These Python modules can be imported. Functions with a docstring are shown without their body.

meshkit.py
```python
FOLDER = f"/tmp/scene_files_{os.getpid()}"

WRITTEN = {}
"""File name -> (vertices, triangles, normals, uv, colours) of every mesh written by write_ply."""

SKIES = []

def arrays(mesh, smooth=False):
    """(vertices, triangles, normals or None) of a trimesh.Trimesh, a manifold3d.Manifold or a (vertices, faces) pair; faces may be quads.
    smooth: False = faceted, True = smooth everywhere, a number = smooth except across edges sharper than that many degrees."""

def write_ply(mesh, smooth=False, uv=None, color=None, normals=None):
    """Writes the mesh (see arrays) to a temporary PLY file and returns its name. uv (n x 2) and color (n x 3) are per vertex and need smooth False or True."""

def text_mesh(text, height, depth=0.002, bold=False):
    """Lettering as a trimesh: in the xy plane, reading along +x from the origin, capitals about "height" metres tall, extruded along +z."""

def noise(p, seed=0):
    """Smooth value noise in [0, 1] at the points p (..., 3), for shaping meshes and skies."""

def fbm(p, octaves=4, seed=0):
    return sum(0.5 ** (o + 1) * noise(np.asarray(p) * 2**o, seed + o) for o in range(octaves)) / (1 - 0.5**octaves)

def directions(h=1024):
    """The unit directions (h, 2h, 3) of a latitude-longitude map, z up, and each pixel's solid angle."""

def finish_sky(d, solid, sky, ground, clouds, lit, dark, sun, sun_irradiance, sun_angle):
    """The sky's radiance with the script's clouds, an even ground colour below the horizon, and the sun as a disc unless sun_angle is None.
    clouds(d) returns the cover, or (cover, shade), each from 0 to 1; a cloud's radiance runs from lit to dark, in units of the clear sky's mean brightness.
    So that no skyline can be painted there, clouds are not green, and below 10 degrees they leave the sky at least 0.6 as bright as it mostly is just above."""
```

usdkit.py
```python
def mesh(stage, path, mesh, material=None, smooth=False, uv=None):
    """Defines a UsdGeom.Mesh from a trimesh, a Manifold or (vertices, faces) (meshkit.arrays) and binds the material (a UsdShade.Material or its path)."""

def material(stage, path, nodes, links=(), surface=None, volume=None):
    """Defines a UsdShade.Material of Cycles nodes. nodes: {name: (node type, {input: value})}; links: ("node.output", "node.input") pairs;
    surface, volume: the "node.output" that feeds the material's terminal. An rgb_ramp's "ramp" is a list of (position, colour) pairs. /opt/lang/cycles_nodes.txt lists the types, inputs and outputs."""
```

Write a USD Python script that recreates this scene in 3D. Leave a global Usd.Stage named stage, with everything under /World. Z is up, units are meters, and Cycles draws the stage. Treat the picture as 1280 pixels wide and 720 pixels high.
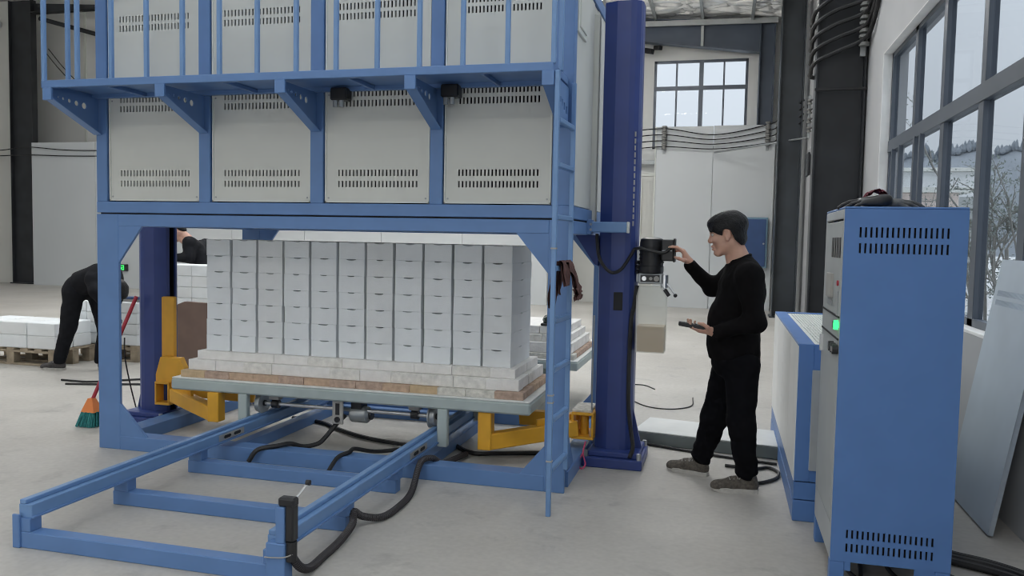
import math, random
import numpy as np, trimesh, manifold3d as m3, usdkit, meshkit
from shapely.geometry import Polygon, box as sbox
from pxr import Usd, UsdGeom, UsdLux, UsdShade, Gf, Sdf

stage = Usd.Stage.CreateInMemory()
UsdGeom.SetStageUpAxis(stage, 'Z')
UsdGeom.SetStageMetersPerUnit(stage, 1.0)
UsdGeom.Xform.Define(stage, '/World')
UsdGeom.Scope.Define(stage, '/World/Looks')
random.seed(7)
rng = np.random.default_rng(7)
V = lambda *a: np.array(a, float)

# ------------------------------------------------------------------ camera
YAW, PITCH, ROLL, FPX, CAM_H, EXPOSURE = 0.2554, 0.0605, 0.0195, 1014.0, 1.5, 0.66
cf = V(-math.sin(YAW) * math.cos(PITCH), math.cos(YAW) * math.cos(PITCH), -math.sin(PITCH))
cr = V(math.cos(YAW), math.sin(YAW), 0)
cu = np.cross(cr, cf)
cr, cu = math.cos(ROLL) * cr + math.sin(ROLL) * cu, -math.sin(ROLL) * cr + math.cos(ROLL) * cu
camera = UsdGeom.Camera.Define(stage, '/World/camera')
camera.CreateHorizontalApertureAttr(36.0)
camera.CreateVerticalApertureAttr(20.25)
camera.CreateFocalLengthAttr(36.0 * FPX / 1280)
camera.CreateExposureAttr(EXPOSURE)
camera.CreateClippingRangeAttr(Gf.Vec2f(0.05, 5000))
UsdGeom.Xformable(camera).AddTransformOp().Set(Gf.Matrix4d(
    *cr, 0, *cu, 0, *(-cf), 0, 0, 0, CAM_H, 1))

# ------------------------------------------------------------------ sky: even overcast, brighter towards the zenith
SKY = 1.7
sky = UsdLux.DomeLight.Define(stage, '/World/sky')
UsdShade.MaterialBindingAPI.Apply(sky.GetPrim()).Bind(usdkit.material(stage, '/World/Looks/overcast', {
    'tc': ('texture_coordinate', {}), 's': ('separate_xyz', {}),
    'n': ('noise_texture', {'scale': 2.2, 'detail': 3.0}),
    'nm': ('map_range', {'from_min': 0.3, 'from_max': 0.7, 'to_min': 0.93, 'to_max': 1.07}),
    'r': ('rgb_ramp', {'ramp': [(0, (.46, .475, .49)), (.12, (.53, .545, .56)), (.35, (.64, .655, .67)), (1, (.98, .985, .99))]}),
    'mm': ('mix', {'mix_type': 'multiply', 'fac': 1.0}),
    'b': ('background_shader', {'strength': SKY})},
    [('tc.generated', 's.vector'), ('s.z', 'r.fac'), ('tc.generated', 'n.vector'), ('n.fac', 'nm.value'),
     ('r.color', 'mm.color1'), ('nm.result', 'mm.color2'), ('mm.color', 'b.color')], surface='b.background'))

# ------------------------------------------------------------------ materials
def mat(name, color, rough=.5, metal=0., var=.06, scale=6., bump=0., bscale=60., spec=.5, extra=None):
    """Painted or plain surface with a little tonal variation and optional fine relief."""
    c = np.array(color, float)
    nodes = {'tc': ('texture_coordinate', {}), 'n': ('noise_texture', {'scale': scale, 'detail': 4.0}),
             'r': ('rgb_ramp', {'ramp': [(.3, tuple(c * (1 - var))), (.7, tuple(np.minimum(c * (1 + var), 1)))]}),
             'p': ('principled_bsdf', {'roughness': rough, 'metallic': metal, 'specular_ior_level': spec, **(extra or {})})}
    links = [('tc.object', 'n.vector'), ('n.fac', 'r.fac'), ('r.color', 'p.base_color')]
    if bump:
        nodes['n2'] = ('noise_texture', {'scale': bscale, 'detail': 3.0})
        nodes['bp'] = ('bump', {'strength': bump, 'distance': .01})
        links += [('tc.object', 'n2.vector'), ('n2.fac', 'bp.height'), ('bp.normal', 'p.normal')]
    return usdkit.material(stage, '/World/Looks/' + name, nodes, links, surface='p.BSDF')

M = {}
M['blue'] = mat('blue_paint', (.108, .212, .435), .42, var=.05)
M['shaded_cab_blue'] = mat('shaded_cabinet_blue_paint', (.080, .180, .42), .42, var=.04)  # kiln blue darkened for the cabinets, which get less frontal light
M['lit_rail_blue'] = mat('lit_rail_blue_paint', (.150, .275, .50), .38, var=.04)  # kiln blue lightened to carry the window light on railing, ladder and rails
M['navy'] = mat('navy_paint', (.026, .048, .19), .35, var=.08)
M['panel'] = mat('panel_paint', (.60, .61, .575), .5, var=.03, scale=2)
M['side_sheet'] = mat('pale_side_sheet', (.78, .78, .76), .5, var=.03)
M['panel_edge'] = mat('panel_edge_paint', (.66, .68, .64), .5, var=.03)
M['yellow'] = mat('yellow_paint', (.72, .37, .03), .42, var=.1)
M['dark'] = mat('dark_void', (.02, .02, .022), .8)
M['black'] = mat('black_plastic', (.012, .012, .014), .38, var=.2)
M['rubber'] = mat('black_rubber', (.012, .012, .013), .5, var=.2)
M['hose'] = mat('hose_plastic', (.03, .026, .028), .42, var=.2)
M['steel'] = mat('grey_steel', (.36, .38, .39), .38, metal=.6, var=.08)
M['bright_steel'] = mat('bright_steel', (.66, .67, .68), .28, metal=.9, var=.08)
M['galv'] = mat('galvanised_sheet', (.43, .49, .55), .5, metal=.15, var=.07, scale=3)
M['deck'] = mat('deck_paint', (.40, .46, .45), .5, var=.08)
M['dust'] = mat('white_dust', (.74, .75, .73), .9, var=.08, scale=14)
M['block'] = mat('fibre_block', (.80, .83, .85), .85, var=.025, scale=9, bump=.12, bscale=120)
M['block_b'] = mat('fibre_block_b', (.77, .79, .80), .85, var=.025, scale=9, bump=.12, bscale=120)
M['fibre'] = mat('ceramic_fibre', (.82, .82, .80), .9, var=.04, bump=.3, bscale=40)
M['brick_w'] = mat('brick_white', (.80, .78, .755), .9, var=.06, scale=16, bump=.3)
M['brick_w2'] = mat('brick_white_b', (.74, .72, .68), .9, var=.14, scale=24, bump=.3)
M['brick_p'] = mat('brick_pale', (.62, .60, .55), .9, var=.25, scale=30, bump=.3)
M['brick_t'] = mat('brick_tan', (.50, .355, .255), .9, var=.2, scale=22, bump=.3)
M['brick_t2'] = mat('brick_brown', (.46, .335, .265), .9, var=.25, scale=26, bump=.3)
M['brick_o'] = mat('brick_ochre', (.54, .40, .25), .9, var=.15, scale=22, bump=.3)
M['wall'] = mat('wall_render', (.70, .705, .69), .8, var=.03, scale=1.2)
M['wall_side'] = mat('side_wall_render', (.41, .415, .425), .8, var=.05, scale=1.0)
M['wall_far'] = mat('far_wall_sheet', (.60, .60, .57), .7, var=.04, scale=.8)
M['clad'] = mat('white_sheet', (.55, .575, .59), .4, var=.02, scale=.7)
M['column'] = mat('dark_column', (.019, .021, .025), .45, var=.35, scale=2.5)
M['column_b'] = mat('grey_column', (.035, .042, .05), .4, var=.3, scale=2)
M['rafter'] = mat('blue_grey_steel', (.07, .09, .125), .45, var=.2, scale=1.5)
M['purlin'] = mat('zinc_purlin', (.42, .44, .44), .45, metal=.4)
M['alu'] = mat('window_frame_grey', (.078, .092, .115), .4, metal=.3, var=.06)
M['sill'] = mat('white_sill', (.78, .78, .77), .5)
M['skin'] = mat('skin', (.50, .29, .215), .5, var=.06, scale=30, extra={'subsurface_weight': .12, 'subsurface_scale': .01})
M['hair'] = mat('black_hair', (.008, .008, .009), .5, spec=.25, var=.4, scale=60, bump=.5, bscale=90)
M['hair_side'] = mat('short_hair', (.03, .028, .027), .6, var=.4, scale=60, bump=.4, bscale=200)
M['sweater'] = mat('black_sweater', (.005, .0045, .005), .95, spec=.12, var=.25, scale=25, bump=.25, bscale=220)
M['trouser'] = mat('black_trousers', (.004, .004, .0055), .95, spec=.12, var=.25, scale=20, bump=.15, bscale=200)
M['suit'] = mat('dark_overall', (.010, .0105, .0135), .9, spec=.2, var=.25, scale=16, bump=.2, bscale=100)
M['shoe'] = mat('grey_mesh_shoe', (.095, .082, .068), .75, var=.4, scale=60, bump=.3, bscale=260)
M['shoe_dark'] = mat('dark_shoe', (.05, .045, .045), .7, var=.3, scale=60)
M['sole'] = mat('pale_sole', (.46, .44, .41), .6, var=.12, scale=40)
M['lace'] = mat('shoe_lace', (.35, .34, .32), .8)
M['eye'] = mat('eye_dark', (.03, .02, .018), .2)
M['wood'] = mat('pallet_wood', (.33, .27, .195), .85, var=.25, scale=10, bump=.2)
M['brown'] = mat('brown_board', (.16, .105, .085), .7, var=.12)
M['red'] = mat('red_handle', (.40, .03, .05), .45, var=.15)
M['teal'] = mat('teal_bristle', (.03, .23, .23), .7, var=.25, scale=60)
M['orange'] = mat('orange_plastic', (.72, .22, .06), .5)
M['maroon'] = mat('maroon_cloth', (.12, .012, .025), .85, var=.25, bump=.3)
M['rag'] = mat('brown_rag', (.10, .045, .04), .85, var=.35, scale=14, bump=.4)
M['glove'] = mat('grey_glove', (.10, .105, .11), .8, var=.3, scale=30)
M['pink'] = mat('pink_cord', (.65, .08, .18), .6)
M['box_blue'] = mat('dark_blue_box', (.035, .075, .19), .45, var=.12, scale=3)
M['box_frame'] = mat('box_frame_blue', (.16, .27, .36), .45)
M['grey_frame'] = mat('grey_frame', (.38, .40, .41), .45, var=.04)
M['grey_door'] = mat('grey_door', (.35, .37, .37), .45, var=.04)
M['porcelain'] = mat('insulator_porcelain', (.20, .20, .19), .35)
M['oil'] = mat('hydraulic_oil', (.50, .36, .20), .5)
M['green_bag'] = mat('dark_green_plastic', (.03, .045, .035), .35, var=.8, scale=40)
M['ground'] = mat('yard_concrete', (.62, .63, .63), .9, var=.06, scale=.3)
M['house'] = mat('white_render', (.72, .74, .75), .8, var=.03)
M['pinkwall'] = mat('pale_pink_render', (.70, .60, .55), .8)
M['hill'] = mat('hazy_hill', (.235, .26, .29), .95, var=.14, scale=.06)  # distance haze mixed into the hill colour
M['twig'] = mat('pale_twig', (.30, .29, .27), .9, var=.2)
M['leafp'] = mat('grey_green_leaf', (.33, .37, .34), .8, var=.25, scale=4)
M['slab_side'] = mat('slab_side', (.17, .195, .195), .5)
M['pale_slab'] = mat('pale_sheet_top', (.72, .73, .72), .55, var=.05)

def emit(name, color, strength):
    return usdkit.material(stage, '/World/Looks/' + name, {'e': ('emission', {'color': color, 'strength': strength})}, [], surface='e.emission')
M['green_led'] = emit('green_led', (.05, 1, .22), 1.3)
M['green_sign'] = emit('green_sign', (.06, 1, .16), .9)
M['lamp'] = emit('fill_lamp_tube', (1.0, .965, .915), 44.0)  # emission of the added fill lamps

def glass(name, tint, refl=.75):
    """A thin pane: tinted see-through, mirror-like towards grazing angles (the same from both sides)."""
    return usdkit.material(stage, '/World/Looks/' + name, {
        't': ('transparent_bsdf', {'color': tint}), 'g': ('glossy_bsdf', {'color': (1, 1, 1), 'roughness': .02}),
        'f': ('layer_weight', {'blend': .5}), 'p': ('math', {'math_type': 'power', 'value2': 5.0}), 'k': ('math', {'math_type': 'multiply_add', 'value2': refl, 'value3': .001}), 'm': ('mix_closure', {})},
        [('f.facing', 'p.value1'), ('p.value', 'k.value1'), ('k.value', 'm.fac'), ('t.BSDF', 'm.closure1'), ('g.BSDF', 'm.closure2')], surface='m.closure')
M['pane'] = glass('window_pane', (.585, .615, .645), .1)
M['pane_clear'] = glass('clear_pane', (.70, .73, .76), .0)
M['skylight'] = glass('added_skylight_sheet', (.9, .92, .93), .3)
M['tank'] = usdkit.material(stage, '/World/Looks/milky_tank', {
    't': ('transparent_bsdf', {'color': (.9, .9, .87)}), 'd': ('principled_bsdf', {'base_color': (.80, .81, .78), 'roughness': .4}),
    'tl': ('translucent_bsdf', {'color': (.8, .8, .77)}), 'm1': ('mix_closure', {'fac': .45}), 'm2': ('mix_closure', {'fac': .38})},
    [('d.BSDF', 'm1.closure1'), ('tl.BSDF', 'm1.closure2'), ('t.BSDF', 'm2.closure1'), ('m1.closure', 'm2.closure2')], surface='m2.closure')
M['floor'] = usdkit.material(stage, '/World/Looks/concrete_floor', {
    'g': ('geometry', {}), 'n1': ('noise_texture', {'scale': .55, 'detail': 5.0, 'roughness': .6}), 'n2': ('noise_texture', {'scale': 3.2, 'detail': 6.0, 'roughness': .65, 'distortion': .4}),
    'n3': ('noise_texture', {'scale': 30., 'detail': 4.0}),
    'r1': ('rgb_ramp', {'ramp': [(.3, (.43, .408, .375)), (.55, (.51, .487, .452)), (.75, (.57, .547, .512))]}),
    'r2': ('rgb_ramp', {'ramp': [(.28, (.70, .70, .70)), (.42, (.97, .97, .97)), (.62, (1, 1, 1)), (.78, (1.09, 1.09, 1.09))]}),
    'r3': ('rgb_ramp', {'ramp': [(.3, (.94, .94, .94)), (.7, (1.05, 1.05, 1.05))]}),
    'm1': ('mix', {'mix_type': 'multiply', 'fac': 1.0}), 'm2': ('mix', {'mix_type': 'multiply', 'fac': 1.0}),
    'rr': ('map_range', {'from_min': .3, 'from_max': .7, 'to_min': .38, 'to_max': .6}),
    'bp': ('bump', {'strength': .12, 'distance': .01}), 'p': ('principled_bsdf', {'specular_ior_level': .4})},
    [('g.position', 'n1.vector'), ('g.position', 'n2.vector'), ('g.position', 'n3.vector'), ('n1.fac', 'r1.fac'), ('n2.fac', 'r2.fac'), ('n3.fac', 'r3.fac'),
     ('r1.color', 'm1.color1'), ('r2.color', 'm1.color2'), ('m1.color', 'm2.color1'), ('r3.color', 'm2.color2'), ('m2.color', 'p.base_color'),
     ('n2.fac', 'rr.value'), ('rr.result', 'p.roughness'), ('n3.fac', 'bp.height'), ('bp.normal', 'p.normal')], surface='p.BSDF')
M['foil'] = mat('roof_foil', (.95, .95, .94), .34, metal=.55, var=.05, scale=5)

# ------------------------------------------------------------------ object helpers
USED = {}
def numbered(path):
    n = USED.get(path, -1) + 1
    USED[path] = n
    return path if n == 0 else f'{path}_{n:03d}'
def tag(p, label=None, cat=None, group=None, kind=None):
    p = p.GetPrim() if hasattr(p, 'GetPrim') else p
    for k, v in (('label', label), ('category', cat), ('group', group), ('kind', kind)):
        if v: p.SetCustomDataByKey(k, v)
    return p
def thing(name, label=None, cat=None, loc=(0, 0, 0), rotz=0., group=None, kind=None, roty=0.):
    x = UsdGeom.Xform.Define(stage, numbered('/World/' + name))
    if any(loc): x.AddTranslateOp().Set(Gf.Vec3d(*map(float, loc)))
    if rotz: x.AddRotateZOp().Set(float(rotz))
    if roty: x.AddRotateYOp().Set(float(roty))
    tag(x, label, cat, group, kind)
    return str(x.GetPath())
def part(name, mesh, m, parent='/World', smooth=False, label=None):
    if isinstance(mesh, (list, tuple)) and not isinstance(mesh[0], np.ndarray): mesh = trimesh.util.concatenate(mesh)
    p = usdkit.mesh(stage, numbered(parent + '/' + name), mesh, M[m] if isinstance(m, str) else m, smooth=smooth)
    if label: tag(p, label)
    return str(p.GetPath())
def one(name, mesh, m, label, cat, group=None, smooth=False, kind=None):
    """A thing that is a single mesh."""
    path = part(name, mesh, m, '/World', smooth)
    tag(stage.GetPrimAtPath(path), label, cat, group, kind)
    return path
def struct(name, mesh, m, smooth=False):
    path = part(name, mesh, m, '/World', smooth)
    tag(stage.GetPrimAtPath(path), kind='structure')
    return path

# ------------------------------------------------------------------ mesh helpers
def bx(x0, x1, y0, y1, z0, z1, c=.003):
    """A box with chamfered edges."""
    lo, hi = np.minimum((x0, y0, z0), (x1, y1, z1)), np.maximum((x0, y0, z0), (x1, y1, z1))
    c = min(c, *(.3 * (hi - lo)))
    if c <= 0: 
        return trimesh.creation.box(bounds=[lo, hi])
    pts = []
    for s in np.ndindex(2, 2, 2):
        k = np.where(s, hi, lo); d = np.where(s, -c, c)
        for a in range(3):
            q = k + d; q[a] = k[a]; pts.append(q)
    m = m3.Manifold.hull_points(np.array(pts))
    g = m.to_mesh()
    return trimesh.Trimesh(g.vert_properties[:, :3], g.tri_verts, process=False)
def frame_of(a, b, up=(0, 0, 1)):
    a, b = np.asarray(a, float), np.asarray(b, float)
    z = (b - a) / np.linalg.norm(b - a)
    up = np.asarray(up, float)
    if abs(z @ up) > .98: up = V(0, 1, 0)
    x = np.cross(up, z); x /= np.linalg.norm(x)
    return x, np.cross(z, x), z
def bar(a, b, w, h, c=.002, up=(0, 0, 1)):
    """A chamfered bar from a to b: w across, h along up."""
    x, y, z = frame_of(a, b, up)
    L = np.linalg.norm(np.asarray(b, float) - np.asarray(a, float))
    m = bx(-w / 2, w / 2, -h / 2, h / 2, 0, L, c)
    T = np.eye(4); T[:3, 0], T[:3, 1], T[:3, 2], T[:3, 3] = x, y, z, a
    m.apply_transform(T); return m
def rod(a, b, r, n=14):
    return trimesh.creation.cylinder(radius=r, segment=[np.asarray(a, float), np.asarray(b, float)], sections=n)
def catmull(pts, n=8):
    p = np.asarray(pts, float)
    p = np.vstack([2 * p[0] - p[1], p, 2 * p[-1] - p[-2]])
    out = []
    for i in range(1, len(p) - 2):
        for t in np.linspace(0, 1, n, endpoint=False):
            a, b, c, d = p[i - 1:i + 3]
            out.append(.5 * (2 * b + (c - a) * t + (2 * a - 5 * b + 4 * c - d) * t * t + (3 * b - a - 3 * c + d) * t ** 3))
    out.append(p[-2]); return np.array(out)
def tube(pts, r, n=8, smooth_n=8, ribs=0):
    """A round cable along the points; ribs > 0 makes it a corrugated hose."""
    p = catmull(pts, smooth_n) if smooth_n else np.asarray(pts, float)
    if ribs:
        L = np.r_[0, np.cumsum(np.linalg.norm(np.diff(p, axis=0), axis=1))]
        k = int(L[-1] / ribs) * 2
        s = np.linspace(0, L[-1], k); p = np.stack([np.interp(s, L, p[:, i]) for i in range(3)], 1)
    t = np.gradient(p, axis=0); t /= np.linalg.norm(t, axis=1, keepdims=True) + 1e-9
    u = np.cross(t[0], V(0, 0, 1)); 
    if np.linalg.norm(u) < .1: u = np.cross(t[0], V(1, 0, 0))
    vs = []
    for i in range(len(p)):
        u = u - t[i] * (u @ t[i]); u /= np.linalg.norm(u); w = np.cross(t[i], u)
        rr = r * (1 if not ribs or i % 2 else .84)
        a = np.arange(n) * 2 * np.pi / n
        vs.append(p[i] + rr * (np.cos(a)[:, None] * u + np.sin(a)[:, None] * w))
    v = np.vstack(vs + [p[:1], p[-1:]]); f = []
    for i in range(len(p) - 1):
        for j in range(n):
            a, b, c, d = i * n + j, i * n + (j + 1) % n, (i + 1) * n + (j + 1) % n, (i + 1) * n + j
            f += [(a, b, c), (a, c, d)]
    A, B, l = len(v) - 2, len(v) - 1, (len(p) - 1) * n
    for j in range(n): f += [(A, (j + 1) % n, j), (B, l + j, l + (j + 1) % n)]
    return trimesh.Trimesh(v, np.array(f)[:, ::-1] if False else np.array(f), process=False)
def prism(poly, plane, t0, t1):
    """Extrudes a polygon given in 'xz', 'yz' or 'xy' between t0 and t1 of the third axis."""
    poly = poly if isinstance(poly, Polygon) else Polygon(poly)
    m = trimesh.creation.extrude_polygon(poly, abs(t1 - t0), engine='earcut')
    v = m.vertices.copy(); lo = min(t0, t1)
    if plane == 'xz': m.vertices = np.stack([v[:, 0], lo + v[:, 2], v[:, 1]], 1); m.invert()
    elif plane == 'yz': m.vertices = np.stack([lo + v[:, 2], v[:, 0], v[:, 1]], 1)
    else: m.vertices = np.stack([v[:, 0], v[:, 1], lo + v[:, 2]], 1)
    return m
def slots(x0, x1, n, rows, w):
    """Rounded slot outlines: n across from x0 to x1, one row per (z0, z1)."""
    return [sbox(cx - w / 2, a, cx + w / 2, b) for a, b in rows for cx in np.linspace(x0, x1, n)]
def plate(x0, x1, z0, z1, holes):
    p = sbox(x0, z0, x1, z1)
    return Polygon(p.exterior, [h.exterior for h in holes])
def lathe(profile, axis_a, axis_b, n=24):
    """Revolves (radius, distance) pairs about the line from axis_a towards axis_b."""
    m = trimesh.creation.revolve(np.array(profile, float), sections=n)
    x, y, z = frame_of(axis_a, axis_b)
    T = np.eye(4); T[:3, 0], T[:3, 1], T[:3, 2], T[:3, 3] = x, y, z, axis_a
    m.apply_transform(T); return m
def moved(m, d):
    m = m.copy(); m.apply_translation(d); return m
def cat(*ms): return trimesh.util.concatenate(list(ms))
ORD = ['first', 'second', 'third', 'fourth', 'fifth', 'sixth', 'seventh', 'eighth', 'ninth', 'tenth', 'eleventh', 'twelfth']
# ------------------------------------------------------------------ the hall
XR, XL, YB, YF = 1.53, -21.0, 19.7, -9.0
struct('floor', bx(XL, XR, YF, YB, -.2, 0, 0), 'floor')
gm = bx(-80, 260, -80, 420, -.5, -.22, 0)
struct('ground', gm, 'ground')
# right wall: piers, sills and heads round three windows
WZ0, WZ1 = .97, 3.50
BAYS = [(-7.6, -3.4), (-2.2, 2.4), (4.3, 9.25)]
segs, y = [], YF
for a, b in BAYS:
    segs.append(bx(XR, XR + .24, y, a, -.2, 8.3, 0))
    segs.append(bx(XR, XR + .24, a, b, -.2, WZ0, 0)); segs.append(bx(XR, XR + .24, a, b, WZ1, 8.3, 0)); y = b
segs.append(bx(XR, XR + .24, y, YB + .2, -.2, 8.3, 0))
CL = [(-8.4, -3.0), (-2.6, 2.8), (3.2, 8.6)]                # unseen clerestory openings under the eaves, added to strengthen light from this side
segs = [s_ for s_ in segs]
solid = m3.Manifold.batch_boolean([m3.Manifold(m3.Mesh(q.vertices.astype(np.float32), q.faces.astype(np.uint32))) for q in segs], m3.OpType.Add)
for a, b in CL: solid = solid - m3.Manifold.cube((.6, b - a, 2.0)).translate((XR - .2, a, 4.15))
g_ = solid.to_mesh(); segs = trimesh.Trimesh(g_.vert_properties[:, :3], g_.tri_verts, process=False)
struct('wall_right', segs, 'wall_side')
LB = [(-6, -2), (8, 13)]
segs, y = [], YF
for a, b in LB:
    segs += [bx(XL - .2, XL, y, a, -.2, 8.3, 0), bx(XL - .2, XL, a, b, -.2, 1.0, 0), bx(XL - .2, XL, a, b, 5.2, 8.3, 0)]; y = b
segs.append(bx(XL - .2, XL, y, YB, -.2, 8.3, 0))
struct('wall_left', segs, 'wall')
# front wall (behind the camera) with two wide open doorways
struct('wall_front', [bx(XL, -14, YF - .2, YF, -.2, 8.3, 0), bx(-14, -9.0, YF - .2, YF, 4.2, 8.3, 0),
                      bx(-9.0, -5.0, YF - .2, YF, -.2, 8.3, 0), bx(-5.0, .2, YF - .2, YF, 4.0, 8.3, 0), bx(.2, XR, YF - .2, YF, -.2, 8.3, 0)], 'wall')
# back wall with one high window and the bay of a sliding door
WX0, WX1, BZ0, BZ1 = -1.76, .385, 3.70, 5.76
struct('wall_back', [bx(XL, WX0, YB, YB + .2, -.2, 8.3, 0), bx(WX1, XR, YB, YB + .2, -.2, 8.3, 0),
                     bx(WX0, WX1, YB, YB + .2, -.2, BZ0, 0), bx(WX0, WX1, YB, YB + .2, BZ1, 8.3, 0)], 'wall')

def window_right(y0, y1, ups, lows, zt, light=False):
    w = thing('window_1' if light else 'window_' + str(2 + USED.get('w', 0)), kind='structure')
    if not light: USED['w'] = USED.get('w', 0) + 1
    x0, x1 = XR + .085, XR + .15
    f = .055
    part('window_frame', [bx(x0, x1, y0, y1, WZ0, WZ0 + f), bx(x0, x1, y0, y1, WZ1 - f, WZ1), bx(x0, x1, y0, y0 + f, WZ0, WZ1), bx(x0, x1, y1 - f, y1, WZ0, WZ1)], 'alu', w)
    part('transom', bx(x0 - .01, x1 + .01, y0, y1, zt - .06, zt + .06), 'alu', w)
    edges = [y0] + sorted(ups) + [y1]
    for yy in ups: part('mullion', bx(x0, x1, yy - .05, yy + .05, zt, WZ1), 'alu', w)
    for yy in lows: part('mullion', bx(x0, x1, yy - .06, yy + .06, WZ0, zt), 'alu', w)
    for a, b in zip(edges, edges[1:]): part('pane', bx(x0 + .03, x0 + .036, a, b, zt, WZ1, 0), 'pane', w)
    edges = [y0] + sorted(lows) + [y1]
    for a, b in zip(edges, edges[1:]): part('pane', bx(x0 + .03, x0 + .036, a, b, WZ0, zt, 0), 'pane', w)
    if light:
        for a, b in ((7.73, 7.99), (8.60, 9.0)):      # sashes of the sliding lower lights
            part('sash', [bx(x0 - .02, x0 + .02, a, a + .05, WZ0 + .05, zt - .05), bx(x0 - .02, x0 + .02, b - .05, b, WZ0 + .05, zt - .05)], 'alu', w)
        part('sill_board', bx(XR - .001, x0, y0, y1, WZ0 - .02, WZ0 + .004), 'sill', w)
        part('reveal', [bx(XR - .004, x0, y1 - .012, y1 + .0, WZ0, WZ1), bx(XR - .004, x0, y0, y1, WZ1 - .012, WZ1)], 'sill', w)
    return w
window_right(4.3, 9.25, (8.12, 7.12, 6.05, 5.1), (8.05, 7.08, 6.07, 5.18), 2.53, True)
window_right(-2.2, 2.4, (-1.2, -.1, 1.2), (-1.2, -.1, 1.2), 2.53)
window_right(-7.6, -3.4, (-6.5, -5.5, -4.4), (-6.5, -5.5, -4.4), 2.53)
w = thing('window_4', kind='structure')
part('window_frame', [bx(WX0, WX1, YB, YB + .07, BZ0, BZ0 + .06), bx(WX0, WX1, YB, YB + .07, BZ1 - .06, BZ1), bx(WX0, WX0 + .06, YB, YB + .07, BZ0, BZ1), bx(WX1 - .06, WX1, YB, YB + .07, BZ0, BZ1)], 'alu', w)
part('transom', bx(WX0, WX1, YB - .01, YB + .07, 5.07, 5.16), 'alu', w)
for xx, ww in ((-1.235, .04), (-.67, .10), (-.155, .04)): part('mullion', bx(xx - ww / 2, xx + ww / 2, YB - .005, YB + .07, BZ0, BZ1), 'alu', w)
ex = [WX0, -1.235, -.67, -.155, WX1]
for a, b in zip(ex, ex[1:]):
    part('pane', bx(a, b, YB + .03, YB + .036, 5.12, BZ1, 0), 'pane_clear', w); part('pane', bx(a, b, YB + .03, YB + .036, BZ0, 5.12, 0), 'pane_clear', w)
for k_, (a, b) in enumerate(CL):
    w = thing(f'window_{30 + k_}', kind='structure')
    part('window_frame', [bx(XR + .1, XR + .16, a, b, z, z + .06) for z in (4.15, 6.09)] + [bx(XR + .1, XR + .16, q, q + .06, 4.15, 6.15) for q in np.linspace(a, b - .06, 5)], 'alu', w)
    part('pane', bx(XR + .13, XR + .135, a, b, 4.15, 6.15, 0), 'skylight', w)
for k_, (a, b) in enumerate(LB):
    w = thing(f'window_{20 + k_}', kind='structure')
    part('window_frame', [bx(XL - .12, XL - .05, a, b, z, z + .06) for z in (1.0, 3.0, 5.14)] + [bx(XL - .12, XL - .05, q, q + .06, 1.0, 5.2) for q in np.linspace(a, b - .06, 5)], 'alu', w)
    part('pane', bx(XL - .09, XL - .085, a, b, 1.0, 5.2, 0), 'pane_clear', w)

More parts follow.
